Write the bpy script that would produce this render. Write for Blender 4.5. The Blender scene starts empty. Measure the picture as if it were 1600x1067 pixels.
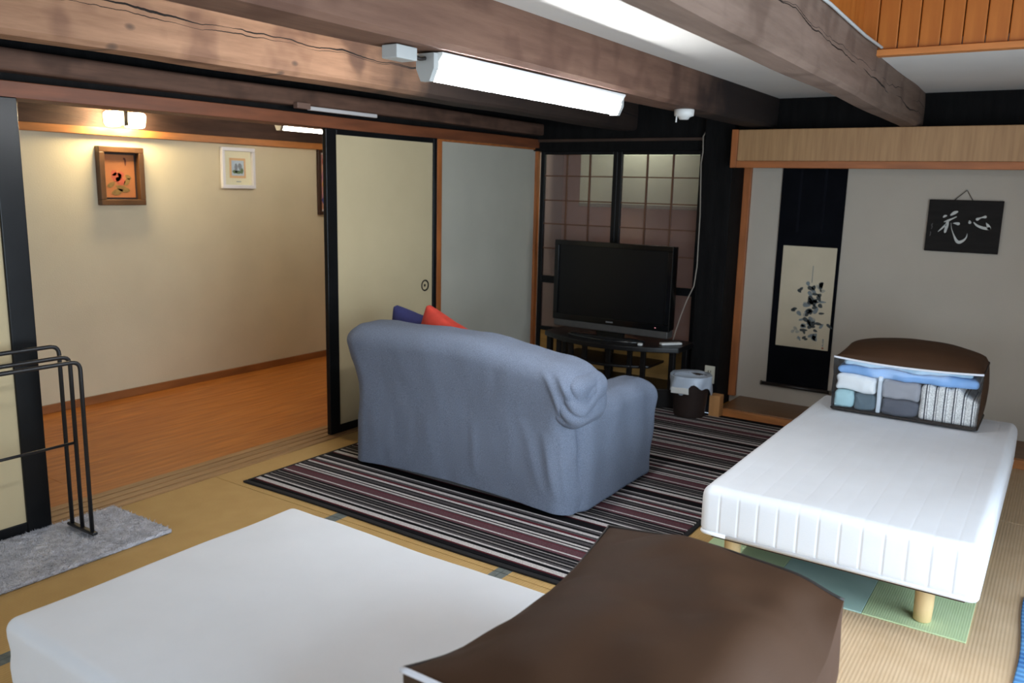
import bpy, bmesh, math, random
from mathutils import Vector, Matrix, noise
random.seed(7)
S = bpy.context.scene
COL = S.collection
sin, cos, pi = math.sin, math.cos, math.pi

# ------------------------------------------------------------------ camera
cd = bpy.data.cameras.new('camera')
cam = bpy.data.objects.new('camera', cd); COL.objects.link(cam)
yaw, pitch, roll = math.radians(33.829), math.radians(10.6125), math.radians(1.3768)
fw = Vector((-sin(yaw)*cos(pitch), cos(yaw)*cos(pitch), -sin(pitch)))
rt = Vector((cos(yaw), sin(yaw), 0)); up = rt.cross(fw)
r2 = rt*cos(roll) + up*sin(roll); u2 = up*cos(roll) - rt*sin(roll)
cam.matrix_world = Matrix(((r2.x, u2.x, -fw.x, 0), (r2.y, u2.y, -fw.y, 0), (r2.z, u2.z, -fw.z, 1.45), (0, 0, 0, 1)))
cd.sensor_width = 36; cd.lens = 1291.6/1600*36; cd.clip_start = .02; cd.clip_end = 60
cd.dof.use_dof = True; cd.dof.focus_distance = 2.9; cd.dof.aperture_fstop = 4.0
S.camera = cam

# ------------------------------------------------------------------ world, daylight, exposure
W = bpy.data.worlds.new('world'); S.world = W; W.use_nodes = True
bg = W.node_tree.nodes['Background']; bg.inputs[0].default_value = (.62, .78, 1, 1); bg.inputs[1].default_value = 1.0
def area(name, loc, rot, sx, sy, power, col):
    l = bpy.data.lights.new(name, 'AREA'); l.shape = 'RECTANGLE'; l.size = sx; l.size_y = sy; l.energy = power; l.color = col
    o = bpy.data.objects.new(name, l); COL.objects.link(o); o.location = loc; o.rotation_euler = rot; return o
# overcast daylight entering by the glazed garden doors in the right wall and the window behind the camera
area('daylight_garden_doors', (1.12, 1.55, .95), (0, math.radians(90), 0), 1.6, 2.6, 118, (.74, .87, 1))
area('daylight_front_window', (-1.0, -2.12, 1.15), (math.radians(90), 0, 0), 2.4, 1.1, 40, (.72, .85, 1))
VS = S.view_settings
VS.view_transform = 'Standard'; VS.look = 'None'; VS.gamma = 1; VS.use_curve_mapping = False; VS.exposure = 0.32

# ------------------------------------------------------------------ materials
MATS = {}
def nodes(name):
    m = bpy.data.materials.new(name); m.use_nodes = True
    nt = m.node_tree; b = nt.nodes['Principled BSDF']
    return m, nt, b
def L(nt, a, b): nt.links.new(a, b)
def rgb(c): return (c[0], c[1], c[2], 1)
def s2l(r, g, b):
    f = lambda v: ((v/255+.055)/1.055)**2.4 if v > 10 else v/255/12.92
    return (f(r), f(g), f(b))
def mat(name, col, rough=.6, var=.12, scale=6, bump=0., bscale=60, stretch=(1, 1, 1), metal=0., spec=.5, col2=None, detail=4, coat=0., sheen=0.):
    if name in MATS: return MATS[name]
    m, nt, b = nodes(name)
    tc = nt.nodes.new('ShaderNodeTexCoord'); mp = nt.nodes.new('ShaderNodeMapping')
    mp.inputs['Scale'].default_value = stretch; L(nt, tc.outputs['Object'], mp.inputs[0])
    n = nt.nodes.new('ShaderNodeTexNoise'); n.inputs['Scale'].default_value = scale; n.inputs['Detail'].default_value = detail
    L(nt, mp.outputs[0], n.inputs['Vector'])
    mr = nt.nodes.new('ShaderNodeMapRange'); mr.inputs[1].default_value = .3; mr.inputs[2].default_value = .7
    L(nt, n.outputs[0], mr.inputs[0])
    mx = nt.nodes.new('ShaderNodeMix'); mx.data_type = 'RGBA'
    c2 = col2 or tuple(min(1, c*(1+var)) for c in col); c1 = col if col2 else tuple(c*(1-var) for c in col)
    mx.inputs[6].default_value = rgb(c1); mx.inputs[7].default_value = rgb(c2)
    L(nt, mr.outputs[0], mx.inputs[0]); L(nt, mx.outputs[2], b.inputs['Base Color'])
    b.inputs['Roughness'].default_value = rough; b.inputs['Metallic'].default_value = metal
    b.inputs['Specular IOR Level'].default_value = spec
    b.inputs['Coat Weight'].default_value = coat; b.inputs['Sheen Weight'].default_value = sheen
    if bump:
        n2 = nt.nodes.new('ShaderNodeTexNoise'); n2.inputs['Scale'].default_value = bscale; n2.inputs['Detail'].default_value = 3
        L(nt, mp.outputs[0], n2.inputs['Vector'])
        bp = nt.nodes.new('ShaderNodeBump'); bp.inputs['Strength'].default_value = bump; bp.inputs['Distance'].default_value = .01
        L(nt, n2.outputs[0], bp.inputs['Height']); L(nt, bp.outputs[0], b.inputs['Normal'])
    MATS[name] = m; return m
def emit(name, col, st):
    m, nt, b = nodes(name)
    b.inputs['Base Color'].default_value = rgb((.9, .9, .9)); b.inputs['Emission Color'].default_value = rgb(col)
    b.inputs['Emission Strength'].default_value = st; MATS[name] = m; return m
def clear(name, tint, gloss=.1, rough=.05, diff=0., dcol=(.8, .8, .8)):
    m, nt, b = nodes(name); out = nt.nodes['Material Output']
    t = nt.nodes.new('ShaderNodeBsdfTransparent'); t.inputs[0].default_value = rgb(tint)
    g = nt.nodes.new('ShaderNodeBsdfGlossy'); g.inputs['Roughness'].default_value = rough
    d = nt.nodes.new('ShaderNodeBsdfDiffuse'); d.inputs[0].default_value = rgb(dcol)
    m1 = nt.nodes.new('ShaderNodeMixShader'); m1.inputs[0].default_value = diff
    L(nt, t.outputs[0], m1.inputs[1]); L(nt, d.outputs[0], m1.inputs[2])
    m2 = nt.nodes.new('ShaderNodeMixShader'); m2.inputs[0].default_value = gloss
    L(nt, m1.outputs[0], m2.inputs[1]); L(nt, g.outputs[0], m2.inputs[2]); L(nt, m2.outputs[0], out.inputs[0])
    MATS[name] = m; return m

def math_node(nt, op, a, b=None):
    n = nt.nodes.new('ShaderNodeMath'); n.operation = op
    for i, v in enumerate((a, b)):
        if v is None: continue
        if hasattr(v, 'links'): L(nt, v, n.inputs[i])
        else: n.inputs[i].default_value = v
    return n.outputs[0]

def timber(name, c1, c2, cracks=(), knots=(), rough=.75, patch=None, end_shade=None):
    """hewn beam: grain along Y, long dark checks (cracks) given as (z0, slope, wobble, width), knots as (y, z, r)"""
    m, nt, b = nodes(name)
    tc = nt.nodes.new('ShaderNodeTexCoord'); mp = nt.nodes.new('ShaderNodeMapping'); mp.inputs['Scale'].default_value = (9, .9, 9)
    L(nt, tc.outputs['Object'], mp.inputs[0])
    n = nt.nodes.new('ShaderNodeTexNoise'); n.inputs['Scale'].default_value = 2.2; n.inputs['Detail'].default_value = 7; n.inputs['Roughness'].default_value = .62
    L(nt, mp.outputs[0], n.inputs['Vector'])
    cr = nt.nodes.new('ShaderNodeValToRGB')
    cr.color_ramp.elements[0].position = .3; cr.color_ramp.elements[0].color = rgb(c1)
    cr.color_ramp.elements[1].position = .7; cr.color_ramp.elements[1].color = rgb(c2)
    L(nt, n.outputs[0], cr.inputs[0]); colr = cr.outputs[0]
    # blotches
    n3 = nt.nodes.new('ShaderNodeTexNoise'); n3.inputs['Scale'].default_value = 5.5; n3.inputs['Detail'].default_value = 2
    L(nt, tc.outputs['Object'], n3.inputs['Vector'])
    mr = nt.nodes.new('ShaderNodeMapRange'); mr.inputs[1].default_value = .52; mr.inputs[2].default_value = .66; mr.inputs[4].default_value = .55
    L(nt, n3.outputs[0], mr.inputs[0])
    mx = nt.nodes.new('ShaderNodeMix'); mx.data_type = 'RGBA'; L(nt, mr.outputs[0], mx.inputs[0]); L(nt, colr, mx.inputs[6])
    mx.inputs[7].default_value = rgb(patch or tuple(v*.55 for v in c1)); colr = mx.outputs[2]
    sp = nt.nodes.new('ShaderNodeSeparateXYZ'); L(nt, tc.outputs['Object'], sp.inputs[0])
    n1 = nt.nodes.new('ShaderNodeTexNoise'); n1.noise_dimensions = '1D'; n1.inputs['Scale'].default_value = 3; n1.inputs['Detail'].default_value = 5
    L(nt, sp.outputs[1], n1.inputs['W'])
    for z0, sl, wob, wd in cracks:
        line = math_node(nt, 'ADD', math_node(nt, 'MULTIPLY', sp.outputs[1], sl), math_node(nt, 'MULTIPLY', n1.outputs[0], wob))
        d = math_node(nt, 'ABSOLUTE', math_node(nt, 'SUBTRACT', math_node(nt, 'SUBTRACT', sp.outputs[2], line), z0))
        n2 = nt.nodes.new('ShaderNodeTexNoise'); n2.noise_dimensions = '1D'; n2.inputs['Scale'].default_value = 2.3; L(nt, math_node(nt, 'ADD', sp.outputs[1], z0*9), n2.inputs['W'])
        wv = math_node(nt, 'MULTIPLY', math_node(nt, 'SUBTRACT', n2.outputs[0], .28), wd*2.2)
        k = math_node(nt, 'LESS_THAN', d, wv)
        q = nt.nodes.new('ShaderNodeMix'); q.data_type = 'RGBA'; L(nt, k, q.inputs[0]); L(nt, colr, q.inputs[6]); q.inputs[7].default_value = rgb((.012, .008, .006)); colr = q.outputs[2]
    for ky, kz, kr in knots:
        dy = math_node(nt, 'MULTIPLY', math_node(nt, 'SUBTRACT', sp.outputs[1], ky), .6); dz = math_node(nt, 'SUBTRACT', sp.outputs[2], kz)
        d2 = math_node(nt, 'ADD', math_node(nt, 'MULTIPLY', dy, dy), math_node(nt, 'MULTIPLY', dz, dz))
        k = math_node(nt, 'MULTIPLY', math_node(nt, 'MAXIMUM', math_node(nt, 'SUBTRACT', 1.0, math_node(nt, 'DIVIDE', d2, kr*kr)), 0), .75)
        q = nt.nodes.new('ShaderNodeMix'); q.data_type = 'RGBA'; L(nt, k, q.inputs[0]); L(nt, colr, q.inputs[6]); q.inputs[7].default_value = rgb((.07, .05, .04)); colr = q.outputs[2]
    if end_shade:                                    # shade painted into the far end of the beam, with a ragged edge
        ms = nt.nodes.new('ShaderNodeMapRange'); ms.inputs[1].default_value = end_shade; ms.inputs[2].default_value = end_shade+.7; ms.inputs[4].default_value = .93
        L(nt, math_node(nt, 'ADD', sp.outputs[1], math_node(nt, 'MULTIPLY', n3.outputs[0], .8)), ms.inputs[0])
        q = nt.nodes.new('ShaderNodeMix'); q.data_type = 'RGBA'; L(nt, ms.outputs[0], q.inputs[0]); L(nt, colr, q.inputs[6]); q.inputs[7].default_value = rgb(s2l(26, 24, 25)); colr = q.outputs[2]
    L(nt, colr, b.inputs['Base Color']); b.inputs['Roughness'].default_value = rough; b.inputs['Specular IOR Level'].default_value = .25
    bp = nt.nodes.new('ShaderNodeBump'); bp.inputs['Strength'].default_value = .35; bp.inputs['Distance'].default_value = .01
    L(nt, n.outputs[0], bp.inputs['Height']); L(nt, bp.outputs[0], b.inputs['Normal'])
    MATS[name] = m; return m

def ribbed(name, col, col2, period, axis, rough=.7, rib=.16, depth=.4):
    """woven rush: ribs perpendicular to `axis`"""
    m, nt, b = nodes(name)
    tc = nt.nodes.new('ShaderNodeTexCoord'); sp = nt.nodes.new('ShaderNodeSeparateXYZ'); L(nt, tc.outputs['Object'], sp.inputs[0])
    v = math_node(nt, 'SINE', math_node(nt, 'MULTIPLY', sp.outputs[axis], 2*pi/period))
    n = nt.nodes.new('ShaderNodeTexNoise'); n.inputs['Scale'].default_value = 9; n.inputs['Detail'].default_value = 6; L(nt, tc.outputs['Object'], n.inputs['Vector'])
    f = math_node(nt, 'ADD', math_node(nt, 'MULTIPLY', v, rib), n.outputs[0])
    mr = nt.nodes.new('ShaderNodeMapRange'); mr.inputs[1].default_value = .2; mr.inputs[2].default_value = .85; L(nt, f, mr.inputs[0])
    mx = nt.nodes.new('ShaderNodeMix'); mx.data_type = 'RGBA'; mx.inputs[6].default_value = rgb(col); mx.inputs[7].default_value = rgb(col2)
    L(nt, mr.outputs[0], mx.inputs[0]); L(nt, mx.outputs[2], b.inputs['Base Color'])
    b.inputs['Roughness'].default_value = rough; b.inputs['Specular IOR Level'].default_value = .3
    bp = nt.nodes.new('ShaderNodeBump'); bp.inputs['Strength'].default_value = depth; bp.inputs['Distance'].default_value = .002
    L(nt, v, bp.inputs['Height']); L(nt, bp.outputs[0], b.inputs['Normal'])
    MATS[name] = m; return m

def striped(name, stops, period, axis=1, rough=.95, bump=.5):
    m, nt, b = nodes(name)
    tc = nt.nodes.new('ShaderNodeTexCoord'); sp = nt.nodes.new('ShaderNodeSeparateXYZ'); L(nt, tc.outputs['Object'], sp.inputs[0])
    f = math_node(nt, 'FRACT', math_node(nt, 'DIVIDE', math_node(nt, 'ADD', sp.outputs[axis], period*40), period))
    cr = nt.nodes.new('ShaderNodeValToRGB'); cr.color_ramp.interpolation = 'CONSTANT'
    e = cr.color_ramp.elements
    while len(e) < len(stops): e.new(.5)
    for i, (p, c) in enumerate(stops): e[i].position = p; e[i].color = rgb(c)
    L(nt, f, cr.inputs[0])
    n = nt.nodes.new('ShaderNodeTexNoise'); n.inputs['Scale'].default_value = 160; n.inputs['Detail'].default_value = 2; L(nt, tc.outputs['Object'], n.inputs['Vector'])
    mr = nt.nodes.new('ShaderNodeMapRange'); mr.inputs[1].default_value = .25; mr.inputs[2].default_value = .75; mr.inputs[3].default_value = .6; mr.inputs[4].default_value = 1.25; L(nt, n.outputs[0], mr.inputs[0])
    mx = nt.nodes.new('ShaderNodeMix'); mx.data_type = 'RGBA'; mx.blend_type = 'MULTIPLY'; mx.inputs[0].default_value = 1
    L(nt, cr.outputs[0], mx.inputs[6]); L(nt, mr.outputs[0], mx.inputs[7]); L(nt, mx.outputs[2], b.inputs['Base Color'])
    b.inputs['Roughness'].default_value = rough; b.inputs['Specular IOR Level'].default_value = .1
    bp = nt.nodes.new('ShaderNodeBump'); bp.inputs['Strength'].default_value = bump; bp.inputs['Distance'].default_value = .003
    L(nt, n.outputs[0], bp.inputs['Height']); L(nt, bp.outputs[0], b.inputs['Normal'])
    MATS[name] = m; return m

def plank_floor(name, c1, c2, wx, ly):
    m, nt, b = nodes(name)
    tc = nt.nodes.new('ShaderNodeTexCoord'); mp = nt.nodes.new('ShaderNodeMapping'); mp.inputs['Scale'].default_value = (14, 1.2, 14); L(nt, tc.outputs['Object'], mp.inputs[0])
    n = nt.nodes.new('ShaderNodeTexNoise'); n.inputs['Scale'].default_value = 2.5; n.inputs['Detail'].default_value = 6; L(nt, mp.outputs[0], n.inputs['Vector'])
    mx = nt.nodes.new('ShaderNodeMix'); mx.data_type = 'RGBA'; mx.inputs[6].default_value = rgb(c1); mx.inputs[7].default_value = rgb(c2)
    mr = nt.nodes.new('ShaderNodeMapRange'); mr.inputs[1].default_value = .3; mr.inputs[2].default_value = .7; L(nt, n.outputs[0], mr.inputs[0])
    L(nt, mr.outputs[0], mx.inputs[0]); L(nt, mx.outputs[2], b.inputs['Base Color'])
    b.inputs['Roughness'].default_value = .42; b.inputs['Specular IOR Level'].default_value = .4
    MATS[name] = m; return m

BLACK = mat('black_lacquered_wood', s2l(16, 17, 19), .3, .3, 5, spec=.25)
BLACKM = mat('soot_black_timber', s2l(17, 16, 16), .75, .35, 4, .3, 25, (6, 6, .8), spec=.12)
CREAM = mat('cream_fusuma_paper', s2l(192, 175, 140), .85, .04, 3, .05, 200, spec=.2)
CORR = mat('beige_plaster', s2l(212, 200, 172), .9, .05, 2.5, .1, 120, spec=.15)
GREYP = mat('grey_panel_paper', s2l(176, 172, 158), .75, .05, 2.5, spec=.25)
TOKOW = mat('toko_plaster', s2l(184, 174, 160), .9, .03, 3, .08, 150, spec=.15)
ORANGE = mat('orange_cypress', s2l(158, 92, 45), .5, .25, 4, stretch=(1, 6, 6))
ORANGEV = mat('orange_cypress_upright', s2l(160, 92, 44), .5, .25, 4, stretch=(6, 6, 1))
NAGE = mat('red_brown_lintel', s2l(112, 62, 36), .55, .3, 3, stretch=(8, 1, 8))
WHITEC = mat('white_ceiling', s2l(214, 210, 204), .9, .03, 3, spec=.1)
WHITEP = mat('white_plastic', s2l(228, 228, 224), .4, .02, 4)
GREYPL = mat('grey_plastic', s2l(176, 178, 176), .5, .04, 4)
DARKM = mat('dark_brown_beam', s2l(72, 52, 44), .7, .35, 3, .3, 20, (8, 1, 8), spec=.25)
BROWNF = mat('brown_storage_fabric', s2l(66, 44, 28), .7, .06, 7, .06, 300, spec=.2)
PIPE = mat('dark_piping', s2l(34, 26, 22), .6, .1)
WHITEF = mat('white_mattress_cover', s2l(232, 234, 238), .9, .02, 6, .06, 300, spec=.12)
GOLD = mat('ochre_board', s2l(168, 122, 56), .7, .2, 4, stretch=(1, 1, 6))

# ------------------------------------------------------------------ mesh helpers
ORG = {}
def link(name, verts, faces, m, parent=None, smooth=False, base=None, mats=None, fm=None):
    """one mesh object from world-space verts; the origin is the parent's or the mesh's own base centre"""
    if parent is not None: o0 = ORG[parent.name]
    elif base is not None: o0 = Vector(base)
    else:
        xs = [v[0] for v in verts]; ys = [v[1] for v in verts]; zs = [v[2] for v in verts]
        o0 = Vector(((min(xs)+max(xs))/2, (min(ys)+max(ys))/2, min(zs)))
    me = bpy.data.meshes.new(name)
    me.from_pydata([(v[0]-o0.x, v[1]-o0.y, v[2]-o0.z) for v in verts], [], faces)
    for mm in (mats or [m]): me.materials.append(mm)
    if fm: me.polygons.foreach_set('material_index', fm)
    if smooth: me.polygons.foreach_set('use_smooth', [True]*len(me.polygons))
    me.update(); 
    bm = bmesh.new(); bm.from_mesh(me); bmesh.ops.recalc_face_normals(bm, faces=bm.faces); bm.to_mesh(me); bm.free()
    o = bpy.data.objects.new(name, me); COL.objects.link(o)
    if parent is not None: o.parent = parent
    else: o.location = o0
    ORG[o.name] = o0
    return o
def thing(name, label, cat, loc, group=None):
    o = bpy.data.objects.new(name, None); COL.objects.link(o); o.location = loc; ORG[o.name] = Vector(loc); o.empty_display_size = .1
    return tag(o, label, cat, group)
def tag(o, label, cat, group=None):
    o['label'] = label; o['category'] = cat
    if group: o['group'] = group
    return o
def struct(o, label=None):
    o['kind'] = 'structure'
    if label: o['label'] = label
    return o
def sroot(name, loc, label=None):
    o = bpy.data.objects.new(name, None); COL.objects.link(o); o.location = loc; ORG[o.name] = Vector(loc)
    return struct(o, label)
def rgeo(x0, x1, y0, y1, z0, z1, r=.003, seg=1, n=(1, 1, 1), f=None):
    """rounded box as verts, faces; n = inner divisions; f deforms a world point"""
    c = ((x0+x1)/2, (y0+y1)/2, (z0+z1)/2); h = ((x1-x0)/2, (y1-y0)/2, (z1-z0)/2)
    r = min(r, min(h)*.999)
    ax = []
    for i in range(3):
        k = h[i]-r
        a = [-h[i]+r*(1-math.tan(pi/4*(1-j/seg))) for j in range(seg)]
        a += [-k+2*k*j/n[i] for j in range(n[i]+1)]
        a += [h[i]-r*(1-math.tan(pi/4*(j+1)/seg)) for j in range(seg)]
        ax.append(a)
    idx = {}; V = []; F = []
    def vid(p):
        key = (round(p[0], 6), round(p[1], 6), round(p[2], 6))
        if key in idx: return idx[key]
        q = [max(-(h[i]-r), min(h[i]-r, p[i])) for i in range(3)]
        d = Vector([p[i]-q[i] for i in range(3)])
        if d.length > 1e-9: d = d.normalized()*r
        w = Vector((c[0]+q[0]+d.x, c[1]+q[1]+d.y, c[2]+q[2]+d.z))
        if f: w = f(w)
        idx[key] = len(V); V.append(tuple(w)); return idx[key]
    for a in range(3):
        b, g = (a+1) % 3, (a+2) % 3
        for s in (-1, 1):
            for i in range(len(ax[b])-1):
                for j in range(len(ax[g])-1):
                    q = []
                    for (ii, jj) in ((i, j), (i+1, j), (i+1, j+1), (i, j+1)):
                        p = [0, 0, 0]; p[a] = s*h[a]; p[b] = ax[b][ii]; p[g] = ax[g][jj]; q.append(vid(p))
                    F.append(q if s > 0 else q[::-1])
    return V, F
def box(name, x0, x1, y0, y1, z0, z1, m, parent=None, r=.003, seg=1, n=(1, 1, 1), f=None, smooth=False):
    V, F = rgeo(min(x0, x1), max(x0, x1), min(y0, y1), max(y0, y1), min(z0, z1), max(z0, z1), r, seg, n, f)
    return link(name, V, F, m, parent, smooth)
def merge(*gs):
    V, F = [], []
    for v, f in gs:
        k = len(V); V += v; F += [[i+k for i in q] for q in f]
    return V, F
def tubegeo(pts, r, n=8, cap=True):
    pts = [Vector(p) for p in pts]; V = []; F = []
    rr = r if isinstance(r, (list, tuple)) else [r]*len(pts)
    t0 = (pts[1]-pts[0]).normalized(); ref = Vector((0, 0, 1)) if abs(t0.z) < .9 else Vector((1, 0, 0))
    nrm = t0.cross(ref).normalized()
    for i, p in enumerate(pts):
        t = (pts[min(i+1, len(pts)-1)]-pts[max(i-1, 0)]).normalized()
        nrm = (nrm - t*nrm.dot(t)).normalized(); bn = t.cross(nrm)
        for k in range(n):
            a = 2*pi*k/n; V.append(tuple(p + (nrm*cos(a)+bn*sin(a))*rr[i]))
    for i in range(len(pts)-1):
        for k in range(n):
            F.append([i*n+k, i*n+(k+1) % n, (i+1)*n+(k+1) % n, (i+1)*n+k])
    if cap: F.append(list(range(n))[::-1]); F.append([(len(pts)-1)*n+k for k in range(n)])
    return V, F
def tube(name, pts, r, m, parent=None, n=8):
    V, F = tubegeo(pts, r, n); return link(name, V, F, m, parent, True)
def lathegeo(c, prof, n=24):
    V = []; F = []
    for (r, z) in prof:
        for k in range(n):
            a = 2*pi*k/n; V.append((c[0]+r*cos(a), c[1]+r*sin(a), c[2]+z))
    for i in range(len(prof)-1):
        for k in range(n): F.append([i*n+k, i*n+(k+1) % n, (i+1)*n+(k+1) % n, (i+1)*n+k])
    F.append(list(range(n))[::-1]); F.append([(len(prof)-1)*n+k for k in range(n)])
    return V, F
def lathe(name, c, prof, m, parent=None, n=24, smooth=True):
    V, F = lathegeo(c, prof, n); return link(name, V, F, m, parent, smooth)
def arc(pts, rad, k=5):
    """polyline with filleted corners"""
    pts = [Vector(p) for p in pts]; out = [pts[0]]
    for i in range(1, len(pts)-1):
        a = (pts[i-1]-pts[i]).normalized(); b = (pts[i+1]-pts[i]).normalized()
        p0 = pts[i]+a*rad; p2 = pts[i]+b*rad
        for j in range(k+1):
            t = j/k; out.append(p0*(1-t)**2 + pts[i]*2*t*(1-t) + p2*t*t)
    out.append(pts[-1]); return out
def copyof(src, dx, dy, dz, parent):
    o = src.copy(); COL.objects.link(o); o.parent = parent; o.location = (src.location.x+dx, src.location.y+dy, src.location.z+dz); ORG[o.name] = ORG[src.name]; return o
def fbm(x, y, z, o=3): return noise.fractal(Vector((x, y, z)), 1.0, 2.0, o)
def sm(a, b, x):
    t = max(0, min(1, (x-a)/(b-a))); return t*t*(3-2*t)

# ================================================================== SETTING
# ---- floor: tatami mats with cloth borders
TAT = ribbed('tatami_rush', s2l(184, 148, 92), s2l(196, 161, 104), .012, 0, depth=.2)
TATR = ribbed('pale_tatami_rush', s2l(196, 166, 130), s2l(212, 184, 150), .012, 0, depth=.15, rib=.08)
HERI = mat('tatami_border_cloth', s2l(102, 108, 104), .8, .2, 40)
floor = sroot('floor', (-1.3, 2.0, 0), 'tatami floor of straw-coloured mats with grey-green cloth borders')
box('subfloor', -3.45, .97, -2.2, 5.2, -.08, -.036, BLACKM, floor)
xs = [-3.385, -2.54, -1.655, -.77, .1, .95]
ysj = [-2.2, .63, 2.43, 4.23, 5.14]
for i in range(5):
    for j in range(4):
        m = TATR if i >= 3 else TAT
        t = box('tatami_mat', xs[i]+.0012, xs[i+1]-.0012, ysj[j]+.0015, ysj[j+1]-.0015, -.035, 0, m, floor, r=.002)
        for (a, b) in ((xs[i]+.001, xs[i]+.031), (xs[i+1]-.031, xs[i+1]-.001)):
            if i == 0 and a < -3.3: continue
            box('border_cloth', a, b, ysj[j]+.0013, ysj[j+1]-.0013, -.034, .0012, HERI, t, r=.0008)
# ---- corridor floor, threshold, far corridor wall
CFLOOR = plank_floor('corridor_boards', s2l(158, 90, 30), s2l(196, 124, 54), .15, 2)
cf = sroot('floor_corridor', (-4.4, 3, 0), 'glossy orange-brown board floor of the side corridor')
k = 0
for i in range(11):
    x0 = -5.15+i*.1405
    off = (i*.47) % 1.2
    y = .2-off
    while y < 5.6:
        y1 = min(y+1.9, 5.7); yy = max(y, .2)
        if y1 > yy: box('floor_board', x0+.0006, x0+.1399, yy+.0006, y1-.0006, -.04, -.004, CFLOOR, cf, r=.0012)
        y = y1
SILLM = mat('worn_sill_wood', s2l(140, 104, 66), .45, .3, 4, stretch=(14, 1, 14), col2=s2l(172, 132, 88))
sill = sroot('sill_threshold', (-3.5, 3, 0), 'worn wooden threshold with two sliding-door grooves')
for a, b in ((-3.602, -3.558), (-3.545, -3.502), (-3.489, -3.446), (-3.433, -3.388)):
    box('sill_strip', a, b, .2, 5.42, -.04, .006, SILLM, sill, r=.002)
box('sill_groove_bed', -3.603, -3.387, .2, 5.42, -.045, -.004, DARKM, sill)
wc = box('wall_corridor', -5.25, -5.15, .2, 5.7, 0, 1.72, CORR); struct(wc, 'beige plaster wall of the side corridor')
struct(box('baseboard_corridor', -5.15, -5.135, .2, 5.7, -.004, .05, mat('corridor_skirting', s2l(142, 88, 44), .5, .2, 4, stretch=(6, 1, 6))), 'orange-brown skirting along the corridor wall')
struct(box('lintel_corridor', -5.15, -5.10, .2, 5.7, 1.705, 1.752, mat('honey_lintel', s2l(176, 112, 56), .5, .25, 4, stretch=(6, 1, 6))), 'honey-coloured wooden rail along the top of the corridor wall')
struct(box('beam_corridor', -5.25, -5.13, .2, 5.7, 1.752, 2.2, DARKM), 'dark brown beam above the corridor rail')
struct(box('ceiling_corridor', -5.3, -3.6, .2, 5.7, 2.2, 2.25, DARKM), 'dark wooden corridor ceiling')
struct(box('wall_corridor_end', -5.3, -3.6, 5.6, 5.7, -.04, 2.2, CORR)); struct(box('wall_corridor_start', -5.3, -3.6, .1, .2, -.04, 2.2, CORR))

# ---- left wall: lintels above the sliding doors
struct(box('lintel_left', -3.56, -3.395, -2.2, 5.42, 1.738, 1.80, NAGE, n=(1, 24, 1), f=lambda w: w+Vector((0, 0, .002*sin(w.y*3)))), 'red-brown lintel above the sliding doors')
struct(box('wall_left_upper', -3.6, -3.45, -2.2, 5.42, 1.80, 2.2, BLACKM), 'black strip of wall above the lintel')
struct(box('beam_left', -3.56, -3.36, -2.2, 5.40, 1.832, 1.915, timber('brown_wall_beam', s2l(70, 50, 40), s2l(104, 76, 62)), r=.012, seg=2, n=(1, 30, 2), f=lambda w: w+Vector((0, 0, .004*sin(w.y*2.1)))), 'greyish brown beam along the left wall')
struct(box('wall_left_front', -3.6, -3.45, -2.2, .7, 0, 1.74, CREAM), 'cream left wall behind the viewer')

def fusuma(name, label, xc, y0, y1, paper, handle_y=None, stile=.075, th=.03, z1=1.738):
    d = sroot(name, (xc, (y0+y1)/2, 0), label)
    box('paper_panel', xc-th*.3, xc+th*.3, y0+stile*.5, y1-stile*.5, .03, z1-.02, paper, d)
    box('stile', xc-th/2, xc+th/2, y0, y0+stile, .008, z1, BLACK, d, r=.004, seg=2)
    box('stile', xc-th/2, xc+th/2, y1-stile*.45, y1, .008, z1, BLACK, d, r=.004, seg=2)
    box('rail', xc-th*.48, xc+th*.48, y0+stile, y1-stile*.45, .008, .055, BLACK, d, r=.003)
    box('rail', xc-th*.48, xc+th*.48, y0+stile, y1-stile*.45, z1-.03, z1, BLACK, d, r=.003)
    if handle_y:
        g = lathegeo((0, 0, 0), [(.0, -.002), (.036, -.002), (.037, .004), (.031, .0055), (.027, -.001), (.012, -.0015), (.006, .002), (0, .002)], 20)
        V = [(xc+th*.3+z, handle_y+x, .81+y) for x, y, z in g[0]]
        link('finger_pull', V, g[1], mat('bronze_pull', s2l(38, 34, 30), .35, .3, metal=.6), d, True)
    return d
d1 = fusuma('door_1', 'cream sliding door with blue-black frame behind the black towel rack', -3.412, .72, 1.64, CREAM)
# its leading stile is the wide one, on the far side
for c in list(d1.children):
    if c.name.startswith('stile'): bpy.data.objects.remove(c)
box('stile', -3.43, -3.392, 1.545, 1.64, .008, 1.738, BLACK, d1, r=.004, seg=2)
box('stile', -3.43, -3.392, .72, .755, .008, 1.738, BLACK, d1, r=.004, seg=2)
fusuma('door_2', 'cream sliding door with black frame and round finger pull beside the sofa', -3.44, 3.25, 4.205, CREAM, 4.093, .078)
d3 = sroot('door_3', (-3.44, 4.85, 0), 'grey-white panel in an orange wooden frame beside the television')
box('panel', -3.46, -3.445, 4.25, 5.40, .02, 1.735, GREYP, d3)
box('frame_post', -3.47, -3.425, 4.207, 4.255, 0, 1.738, ORANGEV, d3)
box('frame_post', -3.47, -3.425, 5.395, 5.44, 0, 1.738, ORANGEV, d3)
box('frame_rail', -3.47, -3.43, 4.255, 5.395, 1.725, 1.748, ORANGE, d3)
box('frame_rail', -3.47, -3.43, 4.255, 5.395, 0, .03, ORANGE, d3)

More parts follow.
